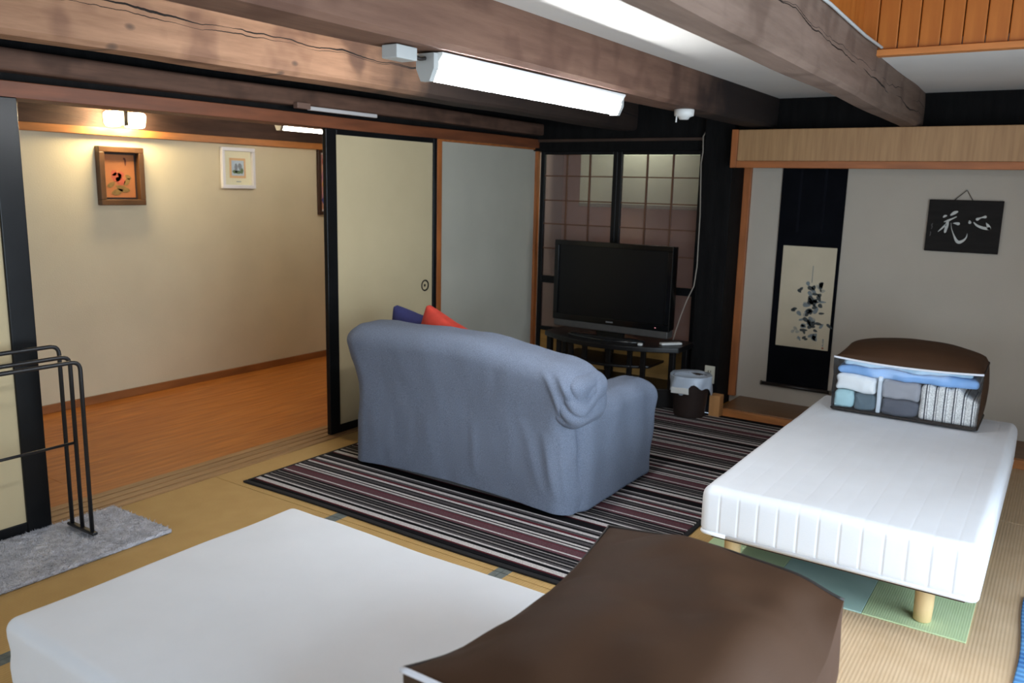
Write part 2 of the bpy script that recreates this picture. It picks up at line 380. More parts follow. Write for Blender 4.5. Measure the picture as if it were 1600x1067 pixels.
# ---- back wall: black lintel, glazed lattice doors, black post, alcove
struct(box('lintel_back', -3.5, .97, 5.37, 5.62, 1.715, 2.12, BLACKM), 'sooty black lintel wall above the lattice doors and the alcove')
struct(box('trim_1', -3.4, -2.1, 5.352, 5.375, 1.78, 1.80, mat('dim_brown_trim', s2l(60, 42, 32), .6, .3)), 'thin brown rail on the black lintel')
PANE = clear('hazy_window_glass', (.9, .88, .88), .04, .12, .25, s2l(150, 128, 122))
BAR = mat('thin_brown_bar', s2l(96, 62, 40), .6, .2)
def lattice(name, label, x0, x1, post_r):
    d = sroot(name, ((x0+x1)/2, 5.42, 0), label)
    y0, y1 = 5.405, 5.435
    xl, xr = x0+.035, x1-.035
    box('stile', x0, xl, y0, y1, .006, 1.715, BLACK, d); box('stile', xr, x1, y0, y1, .006, 1.715, BLACK, d)
    box('rail', xl, xr, y0, y1, 1.69, 1.715, BLACK, d); box('rail', xl, xr, y0, y1, .73, .785, BLACK, d)
    box('rail', xl, xr, y0, y1, .36, .39, BLACK, d); box('rail', xl, xr, y0, y1, .006, .05, BLACK, d)
    nx = [xl+(xr-xl)*i/3 for i in range(4)]
    nz = [.785, .995, 1.18, 1.355, 1.535, 1.69]
    for i in (1, 2): box('muntin', nx[i]-.005, nx[i]+.005, y0+.006, y1-.006, .785, 1.69, BAR, d, r=.001)
    for z in nz[1:-1]: box('muntin', xl, xr, y0+.007, y1-.007, z-.004, z+.004, BAR, d, r=.001)
    for i in range(3):
        for j in range(5): box('pane', nx[i]+.003, nx[i+1]-.003, 5.4185, 5.4215, nz[j]+.003, nz[j+1]-.003, PANE, d, r=.0005)
    box('pane', xl, xr, 5.4185, 5.4215, .39, .73, PANE, d, r=.0005)
    box('kick_board', xl, xr, 5.414, 5.426, .05, .36, GOLD, d)
lattice('door_4', 'black-framed lattice door with hazy panes behind the left half of the television', -3.40, -2.755, 0)
lattice('door_5', 'black-framed lattice door with hazy panes next to the black post', -2.755, -2.105, 0)
# the room beyond the lattice doors
struct(box('wall_beyond', -3.7, -1.6, 6.25, 6.3, 0, 2.2, mat('peach_wall', s2l(206, 168, 150), .9, .06, 3)), 'peach wall seen through the lattice doors')
struct(box('floor_beyond', -3.7, -1.6, 5.45, 6.25, -.05, 0, GOLD)); struct(box('ceiling_beyond', -3.7, -1.6, 5.62, 6.25, 2.2, 2.25, WHITEC))
struct(box('wall_beyond_left', -3.75, -3.7, 5.45, 6.3, 0, 2.2, TOKOW)); struct(box('wall_beyond_right', -1.65, -1.6, 5.68, 6.3, 0, 2.2, TOKOW))
bl = thing('roller_blind', 'pale green roller blind hanging behind the lattice door panes', 'blind', (-2.75, 5.95, 1.3))
BLM = mat('pale_green_blind', s2l(196, 212, 190), .9, .04, 4)
box('blind_fabric', -3.36, -2.20, 5.948, 5.952, 1.335, 2.18, BLM, bl, r=.001); box('bottom_bar', -3.365, -2.195, 5.942, 5.958, 1.305, 1.335, mat('blind_bar', s2l(120, 128, 116), .7, .05), bl)
tube('roller', [(-3.38, 5.95, 2.179), (-2.18, 5.95, 2.179)], .02, WHITEP, bl)
lb = bpy.data.lights.new('lamp_beyond', 'POINT'); lb.energy = 11; lb.color = (1, .88, .76); lb.shadow_soft_size = .08
lo = bpy.data.objects.new('lamp_beyond', lb); COL.objects.link(lo); lo.location = (-2.8, 5.76, 1.98)

pil = sroot('pillar_back', (-1.98, 5.42, 0), 'big sooty black post between the lattice doors and the alcove')
box('pillar_core', -2.075, -1.875, 5.30, 5.60, -.04, 2.05, BLACKM, pil, r=.006, seg=2)
box('pillar_edge_strip', -2.103, -2.078, 5.385, 5.43, .006, 1.715, ORANGEV, pil)
# alcove (tokonoma)
struct(box('wall_back', -1.875, 1.0, 5.56, 5.62, .0, 1.74, TOKOW), 'off-white plaster wall at the back of the alcove')
al = sroot('floor_alcove', (-.5, 5.35, 0), 'low raised alcove floor of brown board with an orange front edge')
box('alcove_board', -1.80, .97, 5.17, 5.56, .02, .052, mat('alcove_board', s2l(118, 82, 48), .35, .2, 4, stretch=(1, 8, 8)), al)
box('front_edge', -1.775, .97, 5.14, 5.175, -.02, .048, mat('alcove_edge', s2l(184, 118, 62), .45, .2, 4, stretch=(1, 8, 8)), al)
struct(box('trim_2', -1.875, -1.825, 5.53, 5.565, .05, 1.72, ORANGEV), 'upright orange batten at the left edge of the alcove wall')
bd = sroot('lintel_alcove', (-.5, 5.22, 1.6), 'wide wood-grained board with orange edging above the alcove')
BOARD = mat('pale_wood_veneer', s2l(156, 116, 76), .55, .16, 5, stretch=(9, 9, .6), col2=s2l(178, 138, 94))
box('veneer_board', -1.815, .97, 5.20, 5.225, 1.64, 1.832, BOARD, bd)
box('edge_batten', -1.855, -1.815, 5.19, 5.235, 1.60, 1.834, ORANGEV, bd); box('edge_batten', -1.815, .97, 5.19, 5.235, 1.60, 1.642, ORANGE, bd)
struct(box('ceiling_alcove', -1.87, .97, 5.235, 5.56, 1.70, 1.715, BOARD))

# ---- ceiling, beams, raised well
struct(box('ceiling', -2.66, -.84, -2.2, 5.42, 2.03, 2.08, WHITEC), 'white ceiling boards between the beams')
struct(box('ceiling_left', -3.6, -2.66, -2.2, 5.42, 2.03, 2.08, BLACKM), 'black ceiling strip between the tan beam and the left wall')
struct(box('ceiling_back', -.84, .97, 3.86, 5.42, 2.03, 2.08, WHITEC), 'white ceiling strip above the alcove')
up = sroot('wall_upper', (.1, 3.87, 2.03), 'orange plank wall of the raised ceiling well')
PLK = mat('orange_plank', s2l(166, 92, 30), .5, .22, 3, stretch=(8, 8, .8), col2=s2l(188, 112, 44))
base = box('plank', -.778, -.702, 3.842, 3.868, 2.045, 3.6, PLK, up, r=.004)
for i in [-1]+list(range(1, 22)): copyof(base, i*.0795, 0, 0, up)
box('backing_board', -.9, .97, 3.868, 3.885, 2.03, 3.6, DARKM, up); box('bottom_trim', -.84, .97, 3.825, 3.885, 2.02, 2.045, mat('well_trim', s2l(196, 122, 62), .5, .15, 4, stretch=(1, 6, 6)), up)
struct(box('wall_well_left', -.90, -.84, -2.2, 3.86, 2.08, 3.6, PLK)); struct(box('ceiling_well', -.9, 1.0, -2.2, 3.9, 3.6, 3.65, WHITEC))

def beam(name, label, m, y0, y1, prof0, prof1, wob, seed):
    """prof = (x_left, x_right, z_bottom, z_top) at either end; a rough hewn rounded bar"""
    N, K = 60, 6
    V = []; F = []; ring = []
    for i in range(N+1):
        t = i/N; y = y0+(y1-y0)*t
        xl, xr, zb, zt = [a*(1-t)+b*t for a, b in zip(prof0, prof1)]
        pts = []; ch = .016
        c = [(xl+ch, zb), (xr-ch, zb), (xr, zb+ch), (xr, zt), (xl, zt), (xl, zb+ch)]
        for k in range(6):
            a, b = c[k], c[(k+1) % 6]; ns = {0: 5, 1: 2, 2: 8, 3: 1, 4: 5, 5: 2}[k]
            for j in range(ns): pts.append((a[0]+(b[0]-a[0])*j/ns, a[1]+(b[1]-a[1])*j/ns))
        for (x, z) in pts:
            d = wob*fbm(x*4+seed, y*1.1, z*4); e = wob*fbm(x*4, y*1.1+seed, z*5+9)
            top = sm(zt-.02, zt-.06, z)
            V.append((x+d, y, z+e*.6*top))
        n = len(pts)
    for i in range(N):
        for k in range(n): F.append([i*n+k, i*n+(k+1) % n, (i+1)*n+(k+1) % n, (i+1)*n+k])
    F.append(list(range(n))); F.append([N*n+k for k in range(n)])
    o = link(name, V, F, m, None, True, base=(0, 0, 1.8))
    bm = bmesh.new(); bm.from_mesh(o.data)
    for e in bm.edges:
        if len(e.link_faces) == 2 and e.calc_face_angle(0) > .6: e.smooth = False
    bm.to_mesh(o.data); bm.free()
    return struct(o, label)
T1 = timber('tan_hewn_beam', s2l(126, 92, 70), s2l(170, 130, 102), cracks=((.182, -.012, .05, .0045), (.142, 0, .05, .002)), knots=((1.56, .055, .014), (1.62, .125, .013), (2.24, .055, .013), (2.3, .1, .012)), patch=s2l(96, 66, 54), end_shade=2.85)
T2 = timber('brown_hewn_beam', s2l(102, 75, 62), s2l(126, 96, 80), patch=s2l(86, 60, 50), end_shade=4.1)
T3 = timber('grey_brown_hewn_beam', s2l(98, 80, 69), s2l(122, 102, 90), cracks=((.215, -.028, .05, .004), (.17, -.01, .06, .0018)), patch=s2l(82, 64, 54))
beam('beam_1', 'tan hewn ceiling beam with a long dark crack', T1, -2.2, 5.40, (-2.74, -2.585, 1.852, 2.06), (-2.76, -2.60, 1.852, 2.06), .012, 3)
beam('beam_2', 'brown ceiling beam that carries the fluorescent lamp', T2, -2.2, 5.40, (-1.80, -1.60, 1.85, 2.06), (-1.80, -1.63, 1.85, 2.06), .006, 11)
beam('beam_3', 'grey-brown cracked ceiling beam beside the raised well', T3, -2.2, 5.40, (-.81, -.67, 1.835, 2.10), (-.905, -.80, 1.835, 2.06), .008, 23)
tag(tube('cable', [(-.70+(-.075)*(t/20), -.5+5.7*t/20, 2.052+.004*sin(t*1.7)) for t in range(21)], .006, GREYPL, None, 6), 'thin grey cable clipped along the top edge of the cracked beam', 'cable')

# ---- shell out of view: right wall with glazed garden doors, front wall with a window
def glazed(name, label, fixed, a0, a1, z0, z1, axis, npan):
    d = sroot(name, (fixed, (a0+a1)/2, 0) if axis == 'y' else ((a0+a1)/2, fixed, 0), label)
    B = (lambda n, a, b, c, e, m, t: box(n, fixed-t, fixed+t, a, b, c, e, m, d)) if axis == 'y' else (lambda n, a, b, c, e, m, t: box(n, a, b, fixed-t, fixed+t, c, e, m, d))
    w = (a1-a0)/npan
    for i in range(npan):
        p, q = a0+i*w, a0+(i+1)*w
        B('stile', p, p+.04, z0, z1, ORANGEV, .015); B('stile', q-.04, q, z0, z1, ORANGEV, .015)
        B('rail', p+.04, q-.04, z0, z0+.06, ORANGE, .015); B('rail', p+.04, q-.04, z1-.05, z1, ORANGE, .015)
        B('pane', p+.04, q-.04, z0+.06, z1-.05, MATS['clear_glass'], .002)
clear('clear_glass', (.97, .98, .98), .04, .02)
struct(box('wall_right', .95, 1.05, 2.9, 5.62, 0, 3.6, TOKOW)); struct(box('wall_right_upper', .95, 1.05, -2.2, 2.9, 1.78, 3.6, TOKOW))
struct(box('wall_right_front', .95, 1.05, -2.2, .2, 0, 1.78, TOKOW))
glazed('window_1', 'glazed garden doors in the right wall', 1.0, .2, 2.9, 0, 1.78, 'y', 3)
struct(box('wall_front_left', -3.6, -2.25, -2.1, -2.0, 0, 2.1, TOKOW)); struct(box('wall_front_right', .25, 1.05, -2.1, -2.0, 0, 3.6, TOKOW))
struct(box('wall_front_low', -2.25, .25, -2.1, -2.0, 0, .55, TOKOW)); struct(box('wall_front_upper', -2.25, .25, -2.1, -2.0, 1.75, 3.6, TOKOW))
glazed('window_2', 'window in the wall behind the viewer', -2.05, -2.25, .25, .55, 1.75, 'x', 3)

# ================================================================== FURNITURE
# ---- slipcovered sofa
sofa = thing('sofa', 'two-seat sofa in a blue-grey stretch slipcover on the striped rug', 'sofa', (-2.33, 3.4, .012))
SOFA = mat('blue_grey_slipcover', s2l(104, 112, 128), .95, .07, 260, .15, 700, spec=.08, col2=s2l(126, 135, 153), detail=2)
def sofa_back(w):
    x, y, z = w
    t = (x+2.335)/.665                       # -1 .. 1 across
    h = max(0, (z-.02)/.74)
    top = .742+.022*(1-t*t)-.042*sm(.0, .8, t)-.04*sm(.72, 1.0, t)
    z2 = .022+(top-.022)*h
    # hem rises in the middle of the back
    z2 += .035*(1-abs(t)**2.2)*sm(.25, 0, h)*sm(3.2, 3.0, y)
    fl = 1+.075*sm(.55, .95, h)-.03*sm(.75, .2, h)*0
    x2 = -2.335+(x+2.335)*fl*(1-.03*sm(.0, .6, h)*(1-sm(.6, .9, h)))
    y2 = y-.018*sm(.55, .9, h)+(.10*max(0, h-.9)/.1*0)
    back = sm(3.12, 3.0, y)
    # stretch folds fan from the right shoulder, faint verticals elsewhere
    fold = 0
    for t0, h0, t1, h1, am, wd in ((.70, .95, .99, .60, .012, .022), (.82, .95, 1.0, .72, .014, .02), (.80, .55, .90, .02, .006, .03), (.93, .6, .955, .02, .008, .02), (.62, .6, .80, .02, .004, .04), (.2, .5, .23, .05, .003, .03)):
        if h1 < h < h0:
            q_ = (h0-h)/(h0-h1); tc_ = t0+(t1-t0)*q_**.8
            fold += am*math.exp(-((t-tc_)/wd)**2)*sin(pi*min(1, q_*1.15+.02))**.5 if q_*1.15+.02 < 1 else 0
    fold += .005*fbm(x*5, h*1.6, 3.3)
    y2 -= back*fold*1.2
    side = sm(.86, 1, abs(t))
    x2 += side*(1 if t > 0 else -1)*(.010*sin(y*55+h*7)*sm(.1, .5, h)+.014*fbm(y*8, h*4, 7*t))
    z2 += .006*fbm(x*6, y*6, 1.7)*sm(.8, 1, h)
    return Vector((x2, y2, z2))
def sofa_body():
    return rgeo(-3.0, -1.685, 2.972, 3.28, -.09, .76, .10, 7, (80, 6, 50), sofa_back)
V, F = sofa_body(); link('backrest', V, F, SOFA, sofa, True)
# gathered folds of the cover over the right shoulder
def gather(w):
    c = Vector((-1.70, 3.11, .55)); d = (w-c).normalized()
    q_ = (w.z-.55)*.9+(w.x+1.7)*1.1-(w.y-3.0)*.35+.02*fbm(w.x*7, w.y*7, w.z*7)
    k = sm(.43, .5, w.z)*sm(.67, .6, w.z)
    dent = math.exp(-((w.z-.575)/.035)**2-((w.y-3.03)/.05)**2)*.018
    return w+d*((.016*abs(sin(q_*42))**.7-.006)*k-dent)
V, F = rgeo(-1.79, -1.636, 2.966, 3.25, .42, .66, .07, 6, (24, 20, 26), gather)
link('gathered_cover', V, F, SOFA, sofa, True)
def arm(sx):
    x0, x1 = (-1.88, -1.668) if sx > 0 else (-3.03, -2.80)
    def f(w):
        w = w.copy(); w.z = max(w.z, .021)
        h = w.z/.5
        top = .505+.02*sin((w.y-3.1)*3.6)-.05*sm(3.72, 3.9, w.y)
        z = .02+(w.z-.02)/(.5-.02)*(top-.02)
        o = sx*(w.x-(x0+x1)/2)
        x = w.x+sx*(.010*sm(.6, .95, h))*(1 if o > 0 else -.5)
        y = w.y-.03*sm(.6, 0, h)*sm(3.6, 3.9, w.y)
        if o > .05: x += sx*(.006*sin(w.y*26+2.5*h)*sm(.05, .4, h)+.006*fbm(w.y*7, w.z*5, 2))
        return Vector((x, y, z+.004*fbm(w.x*9, w.y*9, 3)))
    V, F = rgeo(x0, x1, 3.06, 3.88, -.07, .5, .085, 6, (6, 26, 24), f)
    link('armrest', V, F, SOFA, sofa, True)
arm(1); arm(-1)
box('seat_cushion', -2.81, -1.86, 3.22, 3.90, .26, .44, SOFA, sofa, .05, 4, (12, 10, 2), lambda w: w+Vector((0, 0, .02*(1-((w.x+2.335)/.5)**2)*sm(.3, .44, w.z))), True)
box('seat_base', -2.83, -1.85, 3.2, 3.86, .02, .27, SOFA, sofa, .02, 2, (8, 4, 4), lambda w: w+Vector((0, .006*sin(w.x*30), 0)), True)
# ---- cushions on the sofa
def cushion(name, label, c, size, rot, m, group=None):
    R3 = Matrix.Rotation(rot[0], 3, 'X') @ Matrix.Rotation(rot[1], 3, 'Y')
    def f(w):
        u, v = w.x/(size/2), w.z/(size/2)
        e = max(0, 1-u*u)**.45*max(0, 1-v*v)**.45
        y = w.y*(.10+.95*e)
        k = 1-.06*(1-min(1, abs(u)))*abs(v)**2; k2 = 1-.06*(1-min(1, abs(v)))*abs(u)**2
        p = Vector((w.x*k2, y, w.z*k)); return R3 @ p + Vector(c)
    V, F = rgeo(-size/2, size/2, -.075, .075, -size/2, size/2, .02, 2, (14, 2, 14), f)
    o = link(name, V, F, m, None, True); return tag(o, label, 'cushion', group)
cushion('throw_cushion', 'dark blue cushion peeking over the sofa back', (-2.985, 3.47, .61), .30, (.2, .22), mat('blue_cushion', s2l(58, 60, 112), .9, .1, 30, .2, 300))
cushion('throw_cushion', 'red-orange cushion peeking over the sofa back', (-2.69, 3.37, .595), .36, (.1, .40), mat('red_cushion', s2l(196, 62, 46), .85, .1, 30, .2, 300))

# ---- beds
def quilt(axis_front):
    def f(w, x0, x1, y0, y1, z0, z1, P):
        x, y, z = w
        ex = min(x-x0, x1-x); ey = min(y-y0, y1-y)
        out = Vector((0, 0, 0))
        if axis_front:
            g = abs(sin(pi*(x-x0)/P)); g = 1-(1-min(1, g*3.5))**2
            g2 = abs(sin(pi*(y-y0)/P)); g2 = 1-(1-min(1, g2*3.5))**2
            sd = sm(z1-.005, z1-.05, z)*sm(z0+.0, z0+.05, z)
            if ey < .03: out.y -= (1 if y < (y0+y1)/2 else -1)*.0032*g*sd
            if ex < .03: out.x -= (1 if x < (x0+x1)/2 else -1)*.006*g2*sd
            tp = sm(z1-.03, z1-.002, z)
            out.z += .0007*g*tp + .004*fbm(x*3, y*3, 1)*tp
        else:
            out += Vector((.006*fbm(x*3, y*3, z*5), .006*fbm(x*3, y*3+7, z*5), .005*fbm(x*2.5, y*2.5, 5)))
            sd = sm(z1-.01, z1-.07, z)
            out.z -= .0; out.x += .004*sin(z*70)*sd*(1 if ex < .03 else 0)
        return w+out
    return f
def bed(name, label, x0, x1, y0, y1, zb, zt, front, group, legs, leglen):
    b = thing(name, label, 'bed', ((x0+x1)/2, (y0+y1)/2, 0), group)
    q = quilt(front); P = (x1-x0)/13
    nx = 13*20 if front else 40; ny = 25*12 if front else 30
    V, F = rgeo(x0, x1, y0, y1, zb+.012, zt, .032, 5, (nx, ny, 8), lambda w: q(w, x0, x1, y0, y1, zb, zt, P))
    mt = link('mattress', V, F, WHITEF, b, True)
    if front:
        zz = zb+.024
        pts = arc([(x0+.1, y0+.001, zz), (x1-.001, y0+.001, zz), (x1-.001, y1-.001, zz), (x0+.001, y1-.001, zz), (x0+.001, y0+.001, zz), (x0+.1, y0+.001, zz)], .03)
        V, F = tubegeo(pts, .008, 6); link('hem_piping', V, F, WHITEF, mt, True)
    box('bed_base', x0+.03, x1-.03, y0+.035, y1-.03, zb-.006, zb+.02, mat('dark_bed_base', s2l(52, 34, 26), .8, .2), b, .006, 2)
    LEG = mat('pale_pine_leg', s2l(216, 186, 136), .55, .1, 4, stretch=(6, 6, 1))
    for lx, ly in legs:
        lg = lathe('leg', (lx, ly, 0), [(.026, .0075), (.029, .010), (.031, .06), (.032, zb-.012), (.032, zb-.004)], LEG, b)
        lathe('bolt_collar', (lx, ly, zb-.012), [(.02, 0), (.02, .008), (.018, .009)], mat('dark_steel', s2l(50, 46, 44), .4, .1, metal=.8), lg, 12)
    return b
bed('single_bed', 'white quilted mattress bed on pale wooden legs over the green checked mat', -1.035, -.115, 2.85, 4.64, .165, .37, True, 'single beds', [(-.95, 2.99), (-.274, 3.005), (-.95, 4.5), (-.2, 4.5), (-.95, 3.75), (-.2, 3.75)], .16)
bed('single_bed', 'plain white mattress bed in front of the striped rug', -2.077, -.24, .862, 1.795, .165, .376, False, 'single beds', [(-1.95, .98), (-1.95, 1.68), (-.34, .98), (-.34, 1.68), (-1.15, .98), (-1.15, 1.68)], .16)

# ---- storage bags
VINYL = clear('clear_vinyl', (.97, .98, .99), .05, .1, .015, (.8, .85, .9))
ZIP = mat('white_zip_tape', s2l(226, 228, 236), .6, .03)
SIDE = clear('dark_mesh_side', (.25, .25, .27), .03, .3, .6, s2l(48, 44, 44))
def bag(name, label, x0, x1, y0, y1, z0, z1, bulge, sag, wr, seed, group):
    b = thing(name, label, 'storage bag', ((x0+x1)/2, (y0+y1)/2, z0), group)
    cx, cy = (x0+x1)/2, (y0+y1)/2; hx, hy = (x1-x0)/2, (y1-y0)/2
    N = 44
    def top(u, v):
        """u, v in -1..1 -> point of the top sheet"""
        e = (1-u*u)*(1-v*v)
        z = z1+(.035 if bulge > .05 else 0)*(v+1)/2+bulge*e**(.38 if bulge > .05 else .6)-sag*(1-v*v)*(abs(u)**5 if u < 0 else .2*u**5)+.5*sag*(1-u*u)*(v**5 if v > 0 else 0)
        inx = 1-.05*(1-v*v)*(abs(u)**3 if u < 0 else 0); iny = 1-.035*(1-u*u)*abs(v)**3*(0 if v < 0 else 1)
        if bulge < .05:
            z -= .075*sm(.55, 1, u)**1.5*(1-.75*sm(.6, 1, v)); inx += .03*sm(.5, 1, u)*(1-v*v)
        if bulge > .05:
            z -= .014*(1-u*u)*sm(-.5, -1, v); inx -= .07*sm(.2, 1, v); z -= .045*u**6*sm(.3, 1, v)
        k = wr*(fbm(u*1.1+seed, v*1.1, .3, 2)*1.0+.5*abs(fbm(u*.8-v*1.5+seed, u*.5+v*.4, 4, 2)))*min(1, 4*(1-max(abs(u), abs(v)))+.15)
        return Vector((cx+hx*u*inx, cy+hy*v*iny, z+k))
    V = []; F = []; n = N+1
    for j in range(n):
        for i in range(n): V.append(tuple(top(-1+2*i/N, -1+2*j/N)))
    for j in range(N):
        for i in range(N): F.append([j*n+i, j*n+i+1, (j+1)*n+i+1, (j+1)*n+i])
    o = link('top_panel', V, F, BROWNF, b, True)
    def wall(name, edge, m, bow, parent=b, zl=0., zh=1., thick=True):
        V = []; F = []; K = 14
        for j in range(K+1):
            h = zl+(zh-zl)*j/K
            for i in range(n):
                s = -1+2*i/N
                u, v = {'F': (s, -1), 'B': (s, 1), 'L': (-1, s), 'R': (1, s)}[edge]
                t = top(u, v); q = Vector((cx+hx*u*.985, cy+hy*v*.985, z0+.004))
                p = q.lerp(t, h); bo = bow*4*h*(1-h)*(1-s*s)**.7
                bo += .004*fbm(s*3+seed, h*4, seed)*sin(pi*h)
                d = {'F': (0, -1), 'B': (0, 1), 'L': (-1, 0), 'R': (1, 0)}[edge]
                V.append((p.x+d[0]*bo, p.y+d[1]*bo, p.z))
        for j in range(K):
            for i in range(N): F.append([j*n+i, j*n+i+1, (j+1)*n+i+1, (j+1)*n+i])
        return link(name, V, F, m, parent, True)
    wall('side_panel', 'R', BROWNF, .014 if bulge > .05 else .03); wall('side_panel', 'L', BROWNF if bulge < .05 else SIDE, .012); wall('back_panel', 'B', BROWNF, .015)
    wall('clear_front', 'F', VINYL, .012)
    box('bottom_panel', x0+.008, x1-.008, y0+.008, y1-.008, z0+.001, z0+.006, BROWNF, b, .002)
    fr = [top(-1+2*i/N, -1)+Vector((0, -.004, .001)) for i in range(n)]
    V, F = tubegeo(fr, .0055, 6); link('zip', V, F, ZIP, b, True)
    for e, nm in (((lambda s: (s, 1)), 'piping'), ((lambda s: (-1, s)), 'piping'), ((lambda s: (1, s)), 'piping')):
        if bulge < .05 and e(0) == (1, 0): continue
        V, F = tubegeo([top(*e(-1+2*i/N)) for i in range(n)], .004, 6); link(nm, V, F, PIPE, b, True)
    pts = arc([(x0+.01, cy, z0+.006), (x0+.004, y0+.002, z0+.006), (x1-.004, y0+.002, z0+.006), (x1-.004, y1-.004, z0+.006), (x0+.004, y1-.004, z0+.006), (x0+.004, cy, z0+.006)], .02)
    V, F = tubegeo(pts, .006, 6); link('bottom_piping', V, F, PIPE, b, True)
    return b
bag('bedding_bag', 'brown fabric storage bag with clear vinyl front on the quilted bed', -.925, -.262, 4.30, 4.66, .3775, .648, .065, .012, .006, 2.0, 'bedding storage bags')
bag('bedding_bag', 'large brown fabric storage bag with white zip on the plain bed', -.845, -.30, .955, 1.70, .3835, .648, .0499, .05, .03, 9.0, 'bedding storage bags')
# bedding seen through the clear front of the far bag
def folded(name, label, x0, x1, y0, y1, z0, z1, m, wav, n=16, r=.02):
    f = lambda w: w+Vector((wav*fbm(w.x*9, w.y*5, w.z*12), wav*fbm(w.x*9+4, w.y*5, w.z*12), wav*1.2*fbm(w.x*8, w.y*5+3, w.z*9)))
    V, F = rgeo(x0, x1, y0, y1, z0, z1, r, 3, (n, 4, 6), f); return tag(link(name, V, F, m, None, True), label, 'bedding')
BL1 = mat('sky_blue_cloth', s2l(128, 172, 224), .9, .12, 14)
BL2 = mat('pale_blue_cloth', s2l(176, 208, 228), .9, .08, 14)
folded('folded_sheet', 'bright blue folded sheet at the top inside the clear-fronted bag', -.905, -.278, 4.318, 4.60, .563, .608, BL1, .012)
folded('folded_sheet', 'pale blue folded sheet topmost inside the clear-fronted bag', -.88, -.30, 4.325, 4.60, .611, .648, BL2, .012)
folded('folded_towel', 'white folded towel at upper left inside the clear-fronted bag', -.912, -.714, 4.316, 4.60, .476, .562, mat('white_towel', s2l(236, 238, 238), .95, .03), .016)
folded('folded_sheet', 'pale teal folded cloth at lower left inside the clear-fronted bag', -.912, -.82, 4.314, 4.60, .386, .474, mat('pale_teal_cloth', s2l(168, 204, 210), .9, .06), .012)
folded('folded_blanket', 'slate grey-green folded blanket at bottom left inside the clear-fronted bag', -.818, -.714, 4.32, 4.60, .386, .474, mat('slate_cloth', s2l(84, 102, 112), .9, .1), .014)
folded('folded_blanket', 'light grey cloth pack in the middle inside the clear-fronted bag', -.69, -.525, 4.316, 4.60, .47, .562, mat('light_grey_cloth', s2l(150, 150, 156), .7, .06), .010)
folded('folded_blanket', 'dark grey folded blanket at bottom centre inside the clear-fronted bag', -.69, -.525, 4.318, 4.60, .386, .468, mat('dark_grey_cloth', s2l(84, 86, 96), .9, .08), .010)
folded('plastic_sleeve', 'whitish plastic sleeve standing between packs inside the clear-fronted bag', -.711, -.692, 4.315, 4.58, .388, .575, mat('milky_plastic', s2l(206, 214, 222), .3, .04), .003, 4, .006)
stp = []
for i in range(4):
    a = i/4; stp += [(a, s2l(226, 224, 220)), (a+.10, s2l(58, 58, 68)), (a+.135, s2l(232, 230, 226)), (a+.175, s2l(92, 92, 100)), (a+.19, s2l(232, 230, 226))]
STR = striped('ticking_stripe', stp, .16, 0, .9, .1)
def ruff(w):
    k = .010*abs(sin(w.x*48)); return w+Vector((.012*fbm(w.x*6, w.z*5, 1), -k*sm(.38, .46, w.z), .012*abs(sin(w.x*48))*sm(.48, .55, w.z)-.05*sm(-.36, -.29, w.x)*sm(.45, .55, w.z)))
V, F = rgeo(-.522, -.272, 4.33, 4.60, .386, .552, .018, 3, (60, 4, 10), ruff)
tag(link('striped_cover', V, F, STR, None, True), 'white cover with thin grey stripes at right inside the clear-fronted bag', 'bedding')

# ---- rug, mats
c0, c1, c2, c3, c4, c5 = s2l(20, 19, 22), s2l(196, 190, 188), s2l(78, 74, 76), s2l(92, 62, 68), s2l(88, 34, 42), s2l(140, 134, 132)
seq = [(c0, 3), (c4, .8), (c1, 2.2), (c0, 1.6), (c1, .9), (c2, 1.2), (c0, .8), (c5, .8), (c0, .9), (c2, 1), (c0, .9), (c5, .7), (c0, 1.2), (c3, 1.2), (c1, .8), (c3, 3.4), (c4, .6), (c2, .8), (c1, 1.), (c0, .8), (c1, 1), (c0, 1.2), (c2, 1.6), (c0, 1), (c1, 1.2), (c4, 1.4), (c2, 1.6), (c1, 1.5), (c0, 1.4), (c2, 1.6), (c1, .8), (c0, 1.0)]
tot = sum(w for _, w in seq); acc = 0; stops = []
for c, w in seq: stops.append((acc/tot, c)); acc += w
RUG = striped('striped_rug_pile', stops, .52, 1)
rug = thing('striped_rug', 'dark rug with black, white and burgundy stripes under the sofa', 'rug', (-2.21, 2.47, 0))
V, F = rgeo(-3.19, -1.225, 2.49, 5.12, .001, .012, .003, 1, (20, 26, 1), lambda w: w+Vector((0, .006*sin(w.x*4.1), 0)))
link('pile', V, F, RUG, rug)
RB = mat('rug_binding', s2l(24, 22, 24), .95, .2, 60)
box('edge_binding', -3.21, -1.205, 2.465, 2.49, .001, .010, RB, rug, n=(20, 1, 1), f=lambda w: w+Vector((0, .006*sin(w.x*4.1), 0))); box('edge_binding', -3.21, -3.19, 2.49, 5.12, .001, .010, RB, rug)
box('edge_binding', -1.225, -1.205, 2.49, 5.12, .001, .010, RB, rug)
